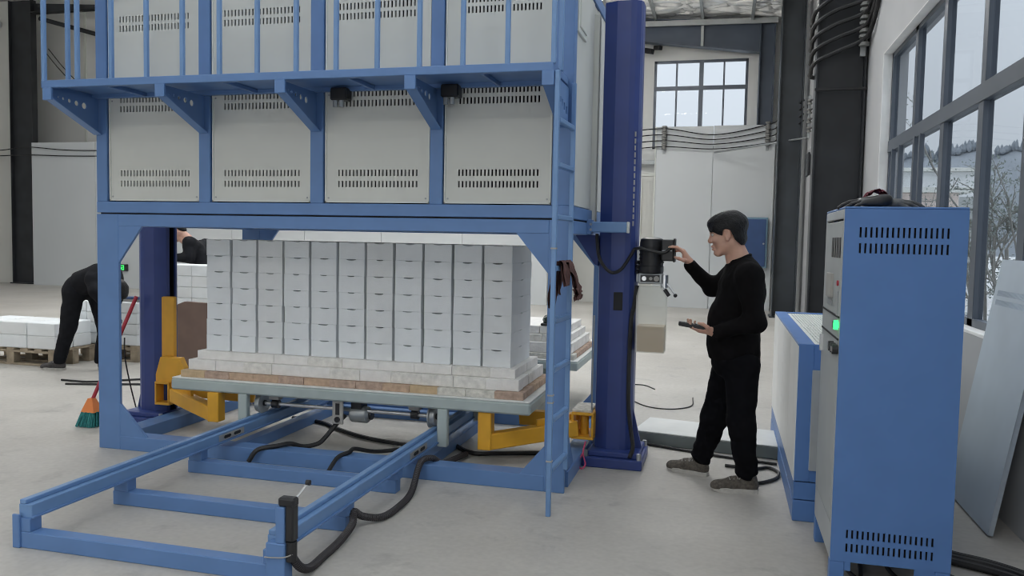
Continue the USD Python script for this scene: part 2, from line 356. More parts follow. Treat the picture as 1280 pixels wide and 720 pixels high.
# roof: foil-faced sheets between skylight strips added unseen to light the hall, then the wrinkled foil bay over the back gable
BANDS = [(-3.6, -2.2), (.3, 2.2), (5.6, 7.4), (8.4, 10.2), (11.2, 13.0), (13.8, 15.4)]
def slope(x0, x1, y0, y1, dz, t):
    z = lambda x: 6.55 + .062 * (XR - x)
    xs = [x0, x1]
    out = []
    for a, b in zip(xs, xs[1:]):
        v = [(x, y, z(x) + dz + k) for k in (0, t) for x in (a, b) for y in (y0, y1)]
        out.append(m3.Manifold.hull_points(np.array(v)))
    return [trimesh.Trimesh(g.to_mesh().vert_properties[:, :3], g.to_mesh().tri_verts, process=False) for g in out]
cl, y = [], YF
for a, b in BANDS:
    cl += slope(XL, XR + .2, y, a, 0, .12)
    cl += slope(XL, -11 if a > 3 else -5, a, b, 0, .12) + slope(.6, XR + .2, a, b, 0, .12); y = b
    sk = thing('window_' + str(6 + BANDS.index((a, b))), kind='structure')
    part('added_skylight_sheet', slope(-11 if a > 3 else -5, .6, a, b, .05, .01), 'skylight', sk)
cl += slope(XL, XR + .2, y, 15.5, 0, .12) + slope(XL, XR + .2, 15.5, YB + .2, .16, .1)
struct('ceiling', cl, 'foil')
nx, ny = 360, 170
gx, gy = np.meshgrid(np.linspace(-14, XR, nx), np.linspace(15.5, YB - .05, ny), indexing='ij')
P = np.stack([gx, gy, 0 * gx], -1)
wob = .5 * meshkit.fbm(P * 1.7, 3, 5); su, sv = (np.abs(np.sin(3.1 * gx + q_ * 10.5 * gy + 7 * wob)) for q_ in (1, -1))
wr = np.maximum(np.clip(1 - su * 1.6, 0, 1), np.clip(1 - sv * 1.6, 0, 1))
gz = 6.55 + .062 * (XR - gx) + .03 + .10 * wr - .16 * meshkit.fbm(P * V(1.2, 4.5, 1), 3, 8)
idx = np.arange(nx * ny).reshape(nx, ny)
q = np.stack([idx[:-1, :-1], idx[:-1, 1:], idx[1:, 1:], idx[1:, :-1]], -1).reshape(-1, 4)
one('insulation_blanket', (np.stack([gx, gy, gz], -1).reshape(-1, 3), q), 'foil', 'wrinkled silver foil insulation lying over the purlins of the roof', 'insulation', smooth=True)

for k_, x in enumerate((.42, -.66, -1.72, -2.75, -3.85, -4.9, -6.0, -7.05, -8.1, -9.2)):
    z = 6.55 + .062 * (XR - x)
    one('roof_purlin', bar((x, 13.0, z - .10), (x, 19.6, z - .10), .06, .14), 'purlin', f'thin zinc roof purlin under the silver foil, {ORD[k_]} from the side windows', 'purlin', 'zinc purlins under the roof foil')
def h_beam_y(name, x0, x1, y0, y1, z1, m, label, group=None, cat_='column'):
    """An upright H-section: flanges at the two x ends, web between them."""
    t = .022; ym = (y0 + y1) / 2
    c = thing(name, label, cat_, group=group)
    part('flange', bx(x0, x0 + t, y0, y1, 0, z1), m, c); part('flange', bx(x1 - t, x1, y0, y1, 0, z1), m, c)
    part('web', bx(x0 + t, x1 - t, ym - .012, ym + .012, 0, z1), m, c)
    part('base_plate', bx(x0 - .04, x1 + .0, y0 - .05, y1 + .05, 0, .03), m, c)
    return c
h_beam_y('steel_column', .965, 1.515, 10.22, 10.46, 6.5, 'column', 'thick black steel column by the near end of the side windows')
h_beam_y('steel_column', .955, 1.42, 17.3, 17.7, 6.5, 'column_b', 'dark grey steel column behind the man, beside the cable racks')
h_beam_y('steel_column', .60, .93, 19.15, 19.55, 6.5, 'rafter', 'blue-grey corner column under the end of the gable rafter')
h_beam_y('steel_column', -19.10, -18.35, 18.25, 18.44, 7.7, 'column', 'black steel column against the far wall beyond the bending worker')
r = thing('gable_rafter', 'blue-grey haunched roof rafter above the high back window', 'rafter')
part('web', prism([(-7.5, 6.95), (.60, 6.45), (.60, 5.78), (-7.5, 6.85)], 'xz', 19.28, 19.31), 'rafter', r)
part('flange', bar((-7.5, 19.3, 6.84), (.60, 19.3, 5.79), .26, .03), 'rafter', r)
part('flange', bar((-7.5, 19.3, 6.96), (.60, 19.3, 6.45), .26, .03), 'rafter', r)
part('stiffener', bar((-.66, 19.2, 5.95), (-.66, 19.2, 6.40), .06, .12), 'purlin', r)
part('eave_channel', bar((-7.4, 19.1, 6.55), (.97, 19.1, 6.44), .05, .12), 'purlin', r)
r = thing('gable_rafter', 'dark roof rafter springing from the black column in the far corner', 'rafter')
part('web', prism([(-18.4, 7.62), (-9.0, 6.98), (-9.0, 6.75), (-15.5, 7.30), (-18.4, 7.36)], 'xz', 18.36, 18.39), 'column', r)
part('flange', bar((-18.4, 18.37, 7.36), (-15.5, 18.37, 7.36), .24, .03), 'column', r)
one('brace_pipe', cat(rod((-18.3, 18.5, 7.25), (-15.6, 19.4, 6.55), .06), rod((-15.6, 19.4, 6.55), (-15.6, 19.69, 6.55), .06)), 'column', 'dark sloping brace pipe on the upper far wall', 'pipe')

# white sheet partitions standing before the back wall
p = thing('sheet_partition', 'white sheet partition under the high back window', 'partition')
part('sheet_panel', bx(-1.60, -.335, 18.96, 19.04, 0, 4.12), 'clad', p); part('sheet_panel', bx(-.325, 1.0, 18.96, 19.04, 0, 4.13), 'clad', p)
part('edge_trim', bx(-1.63, -1.60, 18.94, 19.06, 0, 4.12), 'panel_edge', p)
p = thing('sheet_partition', 'long white sheet partition along the far wall behind the kiln', 'partition')
xs = np.linspace(-18.22, -3.9, 8)
for a, b in zip(xs, xs[1:]): part('sheet_panel', bx(a + .004, b - .004, 18.08, 18.16, 0, 3.84), 'clad', p)
p = thing('wall_cladding', 'full-height grey-white sheet cladding left of the far black column', 'cladding')
part('sheet_panel', bx(-20.98, -19.06, 18.45, 18.5, 0, 7.75), 'wall_far', p)
for x in (-17.9, -16.0, -14.1): 
    one('wall_batten', bx(x - .04, x + .04, 19.66, 19.7, 4, 7.7), 'panel_edge', 'pale upright joint strip on the upper far wall, ' + {-17.9: 'first', -16.0: 'second', -14.1: 'third'}[x] + ' from the black column', 'joint strip', 'joint strips on the upper far wall')
d = thing('door_1', kind='structure')
part('door_leaf', bx(-4.1, -2.72, 19.58, 19.64, 0, 3.05), 'wall_far', d); part('door_leaf', bx(-2.7, -1.5, 19.58, 19.64, 0, 3.05), 'wall_far', d)
part('door_rail', bx(-4.2, -1.45, 19.5, 19.6, 3.32, 3.42), 'steel', d)
part('door_frame', [bx(-4.2, -1.45, 19.56, 19.66, 3.05, 3.12), bx(-2.06, -1.96, 19.55, 19.58, .1, 3.0)], 'panel_edge', d)

# wall things
b = thing('electrical_box', 'dark blue electrical box fixed to the white partition behind the man', 'electrical box')
part('housing', bx(.33, .90, 18.80, 18.957, .96, 2.08, .01), 'box_frame', b)
part('door_panel', bx(.37, .86, 18.78, 18.80, 1.0, 2.04, .005), 'box_blue', b)
part('lock', rod((.82, 18.75, 1.5), (.82, 18.78, 1.5), .02), 'steel', b)
s = thing('exit_sign', 'black exit sign glowing green with an arrow, low on the far wall', 'exit sign')
part('housing', bx(-15.46, -15.15, 18.02, 18.075, .46, .635, .01), 'black', s)
part('arrow', prism([(-15.445, .548), (-15.40, .595), (-15.40, .565), (-15.365, .565), (-15.365, .53), (-15.40, .53), (-15.40, .50)], 'xz', 18.012, 18.02), 'green_sign', s)
part('figure_field', bx(-15.345, -15.245, 18.012, 18.02, .485, .61, 0), 'green_sign', s)
fg = [(-16.15, .50), (-16.12, .545), (-16.15, .575), (-16.175, .55), (-16.185, .555), (-16.155, .605), (-16.12, .605), (-16.09, .575), (-16.10, .56), (-16.115, .58), (-16.105, .54), (-16.075, .52), (-16.085, .50), (-16.12, .525), (-16.135, .49)]
part('figure', prism([(-15.295 + (x + 16.13) * .72, .548 + (z - .548) * .82) for x, z in fg], 'xz', 18.006, 18.011), 'black', s)
one('security_camera', cat(rod((-1.95, 19.69, 6.02), (-1.95, 19.5, 6.0), .025), bar((-2.0, 19.5, 5.98), (-1.78, 19.3, 5.9), .12, .12, .01), bar((-1.75, 19.6, 6.05), (-1.6, 19.4, 6.0), .1, .1, .01)), 'black', 'small black security camera high on the back gable wall', 'camera')
b = thing('socket_box', 'small black socket box on the side wall between the dark columns', 'socket box')
part('housing', bx(1.40, 1.53, 15.3, 15.62, 2.75, 3.1, .01), 'black', b); part('front_plate', bx(1.36, 1.40, 15.26, 15.66, 2.72, 3.13, .01), 'column', b)

# insulator racks and the wires slung between them
def rack(x, y, z0, n, dz, label, dx=.0, s=1.):
    r = thing('insulator_rack', label, 'insulator rack')
    part('bracket', bar((x, y + .07 * s, z0 - .1), (x, y + .07 * s, z0 + dz * n), .05 * s, .03 * s), 'steel', r)
    for k in range(n):
        z = z0 + k * dz
        part('insulator', lathe([(0, 0), (.05 * s, 0), (.05 * s, .03 * s), (.028 * s, .045 * s), (.028 * s, .06 * s), (.05 * s, .075 * s), (.05 * s, .10 * s), (0, .105 * s)], (x, y, z), (x, y, z + 1), 12), 'porcelain', r, smooth=30)
    return [V(x, y, z0 + k * dz + .05 * s) for k in range(n)]
A = rack(-1.42, 18.88, 3.60, 4, .135, 'insulator rack at the far edge of the white partition', s=1.2)
B = rack(.83, 18.88, 3.66, 4, .135, 'insulator rack on the white partition beside the grey column', s=1.2)
G4 = 'wires slung along the back partition'
for k in range(4):
    a, b = A[k], B[k]; sag = .09 + .03 * k
    pts = [(-3.4, 19.2, a[2] - .12), (-2.4, 19.0, a[2] - .06), a, (a + b) / 2 - V(0, 0, sag), b, (1.05, 18.4, b[2] + .06), (1.43, 17.3, b[2] + .25)]
    one('overhead_wire', tube(pts, .013, 6), 'rubber', 'thin dark wire on the back partition, ' + ['lowest of four', 'second lowest of four', 'second highest of four', 'highest of four'][k], 'wire', G4)
one('conduit_pipe', rod((-.3, 18.9, 3.52), (1.5, 17.2, 3.62), .02), 'steel', 'thin grey conduit pipe passing behind the grey column', 'pipe')
C = rack(1.44, 16.2, 3.6, 4, .17, 'insulator rack on the side wall right behind the grey column', s=.9)
D = rack(1.46, 10.12, 3.78, 5, .15, 'insulator rack high on the black column edge by the window', s=1.2)
for k in range(4):
    a, b = C[k], D[k]
    one('overhead_wire', tube([(1.5, 17.2, a[2] + .05), a, (1.5, 13.4, (a[2] + b[2]) / 2 - .25), (1.49, 10.9, b[2] - .05)], .014, 6), 'rubber', 'dark wire climbing the side wall between the dark columns, ' + ['lowest', 'second lowest', 'second highest', 'highest'][k], 'wire', 'wires on the side wall between the columns')
for k in range(5):                                      # black cables wrapped round the near column and sweeping off along the wall
    z = D[k][2]; dz = .12 * k
    pts = [(1.5, 10.55, z - .35), (.98, 10.52, z - .33), (.915, 10.36, z - .30), (.945, 10.17, z - .22), (1.15, 10.15, z - .12 + .01 * k), (1.44, 10.08, z)]
    pts += [(1.49, 9.80, z + .10), (1.505, 9.40, z + .42), (1.515, 8.8, z + 1.0)]
    one('wrapped_cable', tube(pts, .026, 8), 'rubber', 'thick black cable bent round the top of the black column, ' + ['lowest', 'second', 'middle', 'fourth', 'highest'][k] + ' of five', 'cable', 'black cables bent round the near column')
one('column_strap', bx(.955, 1.525, 10.19, 10.22, 3.30, 3.33), 'rubber', 'thin black strap across the near black column below its cables', 'strap')
for k, z in enumerate((3.66, 3.51)):
    one('overhead_wire', tube([(-20.9, 18.4, z + .02), (-19.4, 18.2, z), (-18.3, 18.05, z + .06 - .06 * k), (-16.8, 18.05, z - .04), (-14, 18.05, z - .05), (-9, 18.05, z)], .014, 6), 'rubber', 'dark wire strung along the far wall past the black column, ' + ['upper', 'lower'][k], 'wire', 'wires along the far wall by the black column')
one('wall_floodlight', cat(bx(-19.75, -19.45, 18.1, 18.4, 7.02, 7.2, .03), rod((-19.6, 18.3, 7.2), (-19.6, 18.45, 7.3), .03)), 'clad', 'white floodlight on the far cladding near the ceiling', 'floodlight')
for k, x in enumerate((0, .18)):
    one('hanging_wire', tube([(-18.3 + x, 18.6, 6.45), (-17.9 + x, 18.7, 5.95), (-17.45 + x, 18.8, 5.5), (-17.1 + x, 18.9, 5.3)], .012, 6), 'rubber', 'slack thin wire hanging down the upper far wall, ' + ['nearer to', 'farther from'][k] + ' the black column', 'wire', 'slack wires on the upper far wall')

# added fill lamps, unseen above and behind the view, brightening hall and kiln front
for x, y in ((-2.5, -4.6), (-7.5, -4.6), (-12, 4), (-1.5, 10.6), (-6.5, 10.6), (-12, 10.6), (-1.5, 15.0), (-6.5, 15.0), (-12, 15.0)):
    l = thing('added_fill_lamp', 'added unseen fill lamp, ' + ('row before the kiln' if y < 0 else 'far row' if y > 14 else 'middle row' if y > 5 else 'alone beside the kiln') + {-1.5: ', by the side windows', -2.5: ', by the side windows', -6.5: ', second from the windows', -7.5: ', second from the windows', -12: ', third from the windows' if y != 4 else ''}[x], 'lamp', group='added fill lamps under the roof')
    part('housing', bx(x - .9, x + .9, y - .1, y + .1, 5.95, 6.02, .01), 'clad', l)
    part('tube', bx(x - .85, x + .85, y - .07, y + .07, 5.90, 5.95, .01), 'lamp', l)
    part('hanger', [rod((x - .6, y, 6.02), (x - .6, y, 6.6), .008, 6), rod((x + .6, y, 6.02), (x + .6, y, 6.6), .008, 6)], 'steel', l)

# ------------------------------------------------------------------ outside the side windows
hx = np.linspace(-40, 330, 220); top = 18.6 + 9 * meshkit.fbm(np.stack([hx * .012, 0 * hx, 0 * hx], 1), 3, 2) + 2.4 * meshkit.noise(np.stack([hx * .35, 0 * hx, 0 * hx], 1), 4) + 1.6 * meshkit.noise(np.stack([hx * .9, 0 * hx, 0 * hx], 1), 9)
rows = []
for t, dy in ((0, 0), (.35, 12), (.75, 26), (1, 40), (.8, 70)):
    h = top * t + (1.5 * meshkit.noise(np.stack([hx * .5, 0 * hx + t * 9, 0 * hx], 1), 6) if 0 < t < 1 else 0)
    rows.append(np.stack([hx + 0, 210 - .35 * hx + dy, h - .4], 1))
v = np.vstack(rows); n = len(hx); f = [(r * n + i, r * n + i + 1, (r + 1) * n + i + 1, (r + 1) * n + i) for r in range(4) for i in range(n - 1)]
struct('hills', (v, np.array(f)), 'hill', smooth=True)
ft = []
for i in range(1000):                                    # the wooded crest
    k = rng.integers(20, 200); c = rows[3][k] + V(rng.uniform(-.9, .9), rng.uniform(-3, 0), -1.0)
    h = rng.uniform(1.6, 3.4); r = rng.uniform(.35, .85)
    ft.append(lathe([(0, 0), (r * .7, h * .15), (r, h * .4), (r * .8, h * .65), (r * .45, h * .85), (0, h)], c, c + V(rng.normal(0, .05), 0, 1), 6))
one('distant_forest', ft, 'hill', 'dim treetops along the crest of the hazy hill outside the window', 'forest', kind='stuff')
h = thing('yard_house', 'white flat-fronted house across the yard outside the window', 'house')
part('wall', bx(2.6, 9.05, 34, 44, -.22, 4.35, .02), 'house', h)
part('roof', prism([(2.3, 4.35), (9.2, 4.35), (9.2, 4.48), (2.3, 4.48)], 'xz', 33.7, 44.4), 'panel', h)
part('shutter_door', bx(8.35, 8.98, 33.9, 34.02, .5, 3.4), 'grey_door', h)
for k in range(8): part('shutter_slat', bx(8.38, 8.95, 33.86, 33.9, .55 + .34 * k, .83 + .34 * k), 'grey_door', h)
h = thing('yard_house', 'pale pink-white outbuilding seen past the window reveal', 'house')
part('wall', bx(4.2, 6.6, 26.5, 33, -.22, 3.1, .02), 'pinkwall', h); part('roof', bx(4.0, 6.9, 26.2, 33.3, 3.1, 3.25), 'panel', h)
part('door', bx(5.0, 5.9, 26.44, 26.5, -.2, 1.9), 'grey_door', h)
one('yard_kerb', bx(6, 40, 15.0, 15.25, -.22, -.02, .02), 'house', 'pale concrete kerb crossing the yard outside the window', 'kerb')
# bare shrub close to the window
def shrub(cx, cy, H, seed, n=26):
    R = np.random.default_rng(seed); br, lv = [], []
    def grow(p, d, L, r, lev):
        pts = [p]
        for k in range(4):
            d = d + R.normal(0, .14, 3) + V(0, 0, .05); d /= np.linalg.norm(d); pts.append(pts[-1] + d * L / 4)
        br.append(tube(pts, r, 5, 2))
        if lev < 3:
            for k in range(5 if lev < 2 else 3):
                q = pts[R.integers(1, 5)]; e = d + R.normal(0, .55, 3); grow(q, e / np.linalg.norm(e), L * R.uniform(.30, .48), r * .55, lev + 1)
        else:
            for k in range(14):
                q = pts[R.integers(0, 5)] + R.normal(0, .06, 3); s = R.uniform(.010, .026); a = R.normal(0, 1, 3); a /= np.linalg.norm(a); b = np.cross(a, R.normal(0, 1, 3)); b /= np.linalg.norm(b)
                lv.append(np.array([q - a * s, q + b * s * .5, q + a * s, q - b * s * .5]))
    for k in range(n // 3):
        a = R.uniform(0, 6.28); d = V(math.cos(a) * .14, math.sin(a) * .2, 1); grow(V(cx, cy, -.22) + V(math.cos(a), math.sin(a), 0) * .2, d / np.linalg.norm(d), H * R.uniform(.5, .7), .022, 0)
    lf = (np.vstack(lv), np.array([[4 * i, 4 * i + 1, 4 * i + 2, 4 * i + 3] for i in range(len(lv))]))
    s = thing('garden_shrub', 'pale twiggy shrub with sparse grey leaves close outside the window', 'shrub')
    part('branches', br, 'twig', s); part('foliage', lf, 'leafp', s); tag(stage.GetPrimAtPath(s + '/foliage'), kind='stuff')
shrub(3.32, 11.3, 3.4, 3)
# ------------------------------------------------------------------ the lifting kiln
FX0, FX1, FY, FB = -4.133, -.873, 4.65, 6.40
kiln = thing('shuttle_kiln', 'big blue-framed kiln with pale louvred panels raised over the brick car', 'kiln')
K = lambda name, mesh, m='blue', **kw: part(name, mesh, m, kiln, **kw)
for y0, y1 in ((FY, FY + .13), (FB - .13, FB)):
    p0, p1 = (y0, y0 + .025) if y0 < 5 else (y1 - .025, y1)
    K('lower_post', bx(FX0 - .018, FX0 + .155, p0, p1, 0, 1.615)); K('lower_post', bx(FX1 - .125, FX1, p0, p1, 0, 1.615))
    K('top_beam', bx(FX0 + .155, FX1 - .125, y0, y1, 1.535, 1.615)); K('base_beam', bx(FX0 + .155, FX1 - .125, y0, y1, 0, .095))
    g0, g1 = p0 + .003, p1 - .002
    K('gusset', prism([(-3.978, 1.535), (-3.795, 1.535), (-3.978, 1.29)], 'xz', g0, g1)); K('gusset', prism([(-.998, 1.535), (-.998, 1.30), (-1.195, 1.535)], 'xz', g0, g1))
    K('gusset', prism([(-3.978, .095), (-3.978, .315), (-3.765, .095)], 'xz', g0, g1)); K('gusset', prism([(-.998, .095), (-1.15, .095), (-.998, .275)], 'xz', g0, g1))
    K('hood_beam', bx(FX0 - .018, FX1, y0 + .002, y1 - .002, 1.625, 1.70))
for x0, x1 in ((FX0 - .018, FX0 + .14), (FX1 - .12, FX1)):
    K('side_base_beam', bx(x0, x1, FY + .13, FB - .13, 0, .095)); K('side_top_beam', bx(x0, x1, FY + .13, FB - .13, 1.535, 1.615)); K('side_hood_beam', bx(x0, x1, FY + .13, FB - .13, 1.625, 1.70))
K('gusset', prism([(FY + .13, .095), (FY + .13, .36), (FY + .36, .095)], 'yz', FX1 - .11, FX1 - .01))
K('hood_seam', bx(FX0, FX1 - .02, FY + .02, FB - .02, 1.61, 1.63, 0), 'dark')
PX = [(-4.151, -4.067), (-3.352, -3.268), (-2.545, -2.456), (-1.746, -1.664), (-.989, -.873)]
for a, b in PX:
    K('hood_post', bx(a, b, FY + .004, FY + .09, 1.70, 3.06)); K('hood_post', bx(a, b, FB - .09, FB - .004, 1.70, 3.06))
K('roof_beam', bx(FX0 - .018, FX1, FY, FY + .1, 3.06, 3.14)); K('roof_beam', bx(FX0 - .018, FX1, FB - .1, FB, 3.06, 3.14))
for x0, x1 in ((FX0 - .018, FX0 + .08), (FX1 - .08, FX1)): K('roof_beam', bx(x0, x1, FY + .1, FB - .1, 3.06, 3.14))
K('middle_rail', bx(FX0, FX1 - .004, FY + .012, FY + .09, 2.405, 2.455))
for i in range(4):
    a, b = PX[i][1], PX[i + 1][0]
    for nm, z0, z1, rows in (('lower', 1.705, 2.405, [(1.803, 1.842), (1.872, 1.911), (2.300, 2.340), (2.362, 2.402 - .006)]), ('upper', 2.455, 3.06, [(2.832, 2.872), (2.893, 2.933)])):
        pl = plate(a + .006, b - .006, z0 + .004, z1 - .003, slots(a + .1, b - .09, 22, rows, .0105))
        q = K('louvre_panel', prism(pl, 'xz', FY + .024, FY + .034), 'panel')
        part('panel_rim', [bx(a + .006, a + .016, FY + .018, FY + .026, z0, z1, .001), bx(b - .016, b - .006, FY + .018, FY + .026, z0, z1, .001), bx(a + .006, b - .006, FY + .018, FY + .026, z0 + .001, z0 + .012, .001)], 'panel_edge', q)
        [part('screw', rod((xx, FY + .021, zz), (xx, FY + .026, zz), .006, 8), 'steel', q) for xx in (a + .03, b - .03) for zz in (z0 + .03, z1 - .03)]
K('slot_shade_box', bx(FX0 + .03, FX1 - .05, FY + .075, FB - .075, 1.72, 3.02, 0), 'dark')  # dark box standing in for the shade behind the louvre slots
K('fibre_lining', bx(FX0 + .22, FX1 - .18, FY + .2, FB - .2, 1.545, 1.60, .01), 'fibre')
# right side of the hood: sheet panels, a box duct and a small inset hatch
for y0, y1 in ((FY + .105, 5.40), (5.56, FB - .10)): K('side_panel', bx(FX1 - .030, FX1 - .008, y0, y1, 1.705, 3.055), 'panel')
K('side_panel', bx(FX1 - .034, FX1 - .014, 5.40, 5.56, 1.705, 3.055), 'panel')
K('side_duct', bx(FX1 - .02, FX1 + .022, 5.43, 5.50, 1.60, 3.0, .004), 'panel')
h = K('hatch', bx(FX1 - .012, FX1 + .006, 4.76, 5.04, 2.72, 3.04), 'panel_edge')
part('hatch_door', bx(FX1 + .004, FX1 + .014, 4.785, 5.005, 2.75, 3.03), 'panel', h)
for y0, y1 in ((FY + .105, 5.5), (5.5, FB - .10)): K('side_panel', bx(FX0 - .012, FX0 + .01, y0, y1, 1.705, 3.055), 'panel')
K('back_panel', bx(FX0 + .06, FX1 - .06, FB - .04, FB - .02, 1.705, 3.055), 'panel')
K('column_tie', bx(-.873, -.615, 5.26, 5.33, 1.553, 1.622, .006), 'lit_rail_blue'); K('tie_flange', bx(-.876, -.845, 5.245, 5.345, 1.54, 1.635), 'blue')
K('tie_end', bx(-.617, -.605, 5.258, 5.332, 1.551, 1.624), 'panel_edge')
for z in (1.57, 1.605): K('tie_bolt', rod((-.848, 5.243, z), (-.848, 5.24, z), .009, 10), 'steel')
K('tie_column', bx(FX0 - .06, FX0, 5.40, 5.50, 1.55, 1.62, .006))
# service platform
PY = 4.225
K('platform_edge', bx(-4.178, -.902, PY, PY + .04, 2.387, 2.432)); K('platform_edge', bx(-4.178, -.902, FY - .04, FY, 2.387, 2.425))
K('platform_edge', bx(-4.178, -4.14, PY + .04, FY - .04, 2.387, 2.430)); K('platform_edge', bx(-.94, -.902, PY + .04, FY - .04, 2.387, 2.430))
K('platform_deck', bx(-4.14, -.94, PY + .04, FY - .04, 2.412, 2.424))
for x in (-3.72, -2.90, -2.10, -1.31): K('deck_joist', bx(x - .006, x + .012, PY + .04, FY - .04, 2.385, 2.412))
def bracket(x):
    poly = Polygon([(PY + .02, 2.387), (FY - .002, 2.387), (FY - .002, 2.148), (PY + .02, 2.318)])
    from shapely.geometry import Point
    for k, (y, r) in enumerate(((PY + .085, .006), (PY + .125, .010), (PY + .175, .0135), (PY + .235, .017), (PY + .30, .0205))):
        poly = poly.difference(Point(y, 2.352 - .10 * (y - PY)).buffer(r, 6))
    b = K('bracket', prism(poly, 'yz', x - .004, x + .004), 'blue')
    part('bracket_flange', bar((x, PY + .005, 2.325), (x, FY, 2.150), .065, .008), 'blue', b)
    part('bracket_nose', bx(x - .033, x + .033, PY - .006, PY + .012, 2.31, 2.388), 'blue', b)
for x in (-4.13, -3.31, -2.505, -1.705, -.93): bracket(x)
hp = plate(PY + .10, PY + .36, 2.14, 2.36, [sbox(y - w, 2.255 - .25 * (y - PY - .1), y + w, 2.255 + .022 + 1.2 * w - .25 * (y - PY - .1)) for y, w in ((PY + .135, .008), (PY + .185, .012), (PY + .24, .015), (PY + .30, .018))])
K('end_plate', prism(hp, 'yz', -.893, -.887), 'blue')
for k, x in enumerate(np.linspace(-4.165, -.905, 14)): K('railing_post', bx(x - .0125, x + .0125, PY + .002, PY + .027, 2.425, 3.35, .003), 'lit_rail_blue')
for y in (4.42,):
    K('railing_post', bx(-4.178, -4.153, y, y + .025, 2.425, 3.35, .003), 'lit_rail_blue'); K('railing_post', bx(-.917, -.892, y, y + .025, 2.425, 3.35, .003), 'lit_rail_blue')
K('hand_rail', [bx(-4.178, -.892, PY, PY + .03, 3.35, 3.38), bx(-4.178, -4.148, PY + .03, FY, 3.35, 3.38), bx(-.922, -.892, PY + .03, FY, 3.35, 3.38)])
for x, n in ((-2.31, 0), (-1.595, 1)):      # small junction boxes and glands hanging under the platform edge
    b = K('cable_gland', bx(x - .055, x + .055, 4.56, 4.645, 2.325, 2.40, .008), 'black')
    for q in (-.03, .01): part('gland_nut', rod((x + q, 4.59, 2.325), (x + q, 4.59, 2.285), .016, 10), 'steel', b)

lad = thing('access_ladder', 'slim blue access ladder from the floor to the kiln platform', 'ladder')
part('ladder_rail', bx(-.893, -.867, 4.227, 4.253, 0, 2.39), 'lit_rail_blue', lad); part('ladder_rail', bx(-.872, -.846, 4.592, 4.618, .16, 2.39), 'lit_rail_blue', lad)
for z in (.249, .522, .797, 1.062, 1.346, 1.62, 1.90, 2.135): part('rung', bar((-.878, 4.253, z), (-.861, 4.592, z), .03, .03, .006), 'lit_rail_blue', lad)
[part('cable_tie', bx(-.896, -.864, 4.224, 4.256, z, z + .008, 0), 'lace', lad) for z in (.62, .66, .30, 1.45)]
rag = []
def cloth(path, w, th, seed):
    """A limp strip of cloth along a path of points, its width along y."""
    p = catmull(path, 6); n = len(p); v, f = [], []
    for i in range(n):
        for j in range(9):
            t = (j / 8 - .5) * w; k = .006 * math.sin(i * .7 + j * 1.3 + seed) + .005 * math.sin(j * 2.1 + seed * 2)
            v.append(p[i] + V(k, t, .006 * math.sin(i + j * 1.7)))
    for i in range(n - 1):
        for j in range(8): a = i * 9 + j; f.append((a, a + 1, a + 10, a + 9))
    v = np.array(v); m = trimesh.Trimesh(np.vstack([v, v + V(th, 0, th * .3)]), np.vstack([[(a, b, c), (a, c, d)] for a, b, c, d in f] + [[(a + len(v), c + len(v), b + len(v)), (a + len(v), d + len(v), c + len(v))] for a, b, c, d in f]).reshape(-1, 3), process=False)
    return m
rg = thing('work_gloves', 'brown-red work gloves thrown over a rung of the blue ladder', 'gloves')
part('glove', cloth([(-.905, 4.44, 1.19), (-.90, 4.44, 1.30), (-.885, 4.45, 1.365), (-.855, 4.46, 1.378), (-.83, 4.46, 1.33), (-.80, 4.48, 1.24), (-.79, 4.48, 1.20)], .13, .014, 1), 'rag', rg, smooth=True)
part('glove', cloth([(-.91, 4.33, 1.13), (-.905, 4.33, 1.27), (-.88, 4.34, 1.372), (-.85, 4.35, 1.36), (-.835, 4.35, 1.25)], .12, .014, 3), 'rag', rg, smooth=True)
part('cuff', cloth([(-.80, 4.44, 1.225), (-.79, 4.44, 1.19), (-.79, 4.44, 1.165)], .08, .02, 5), 'rag', rg, smooth=True)

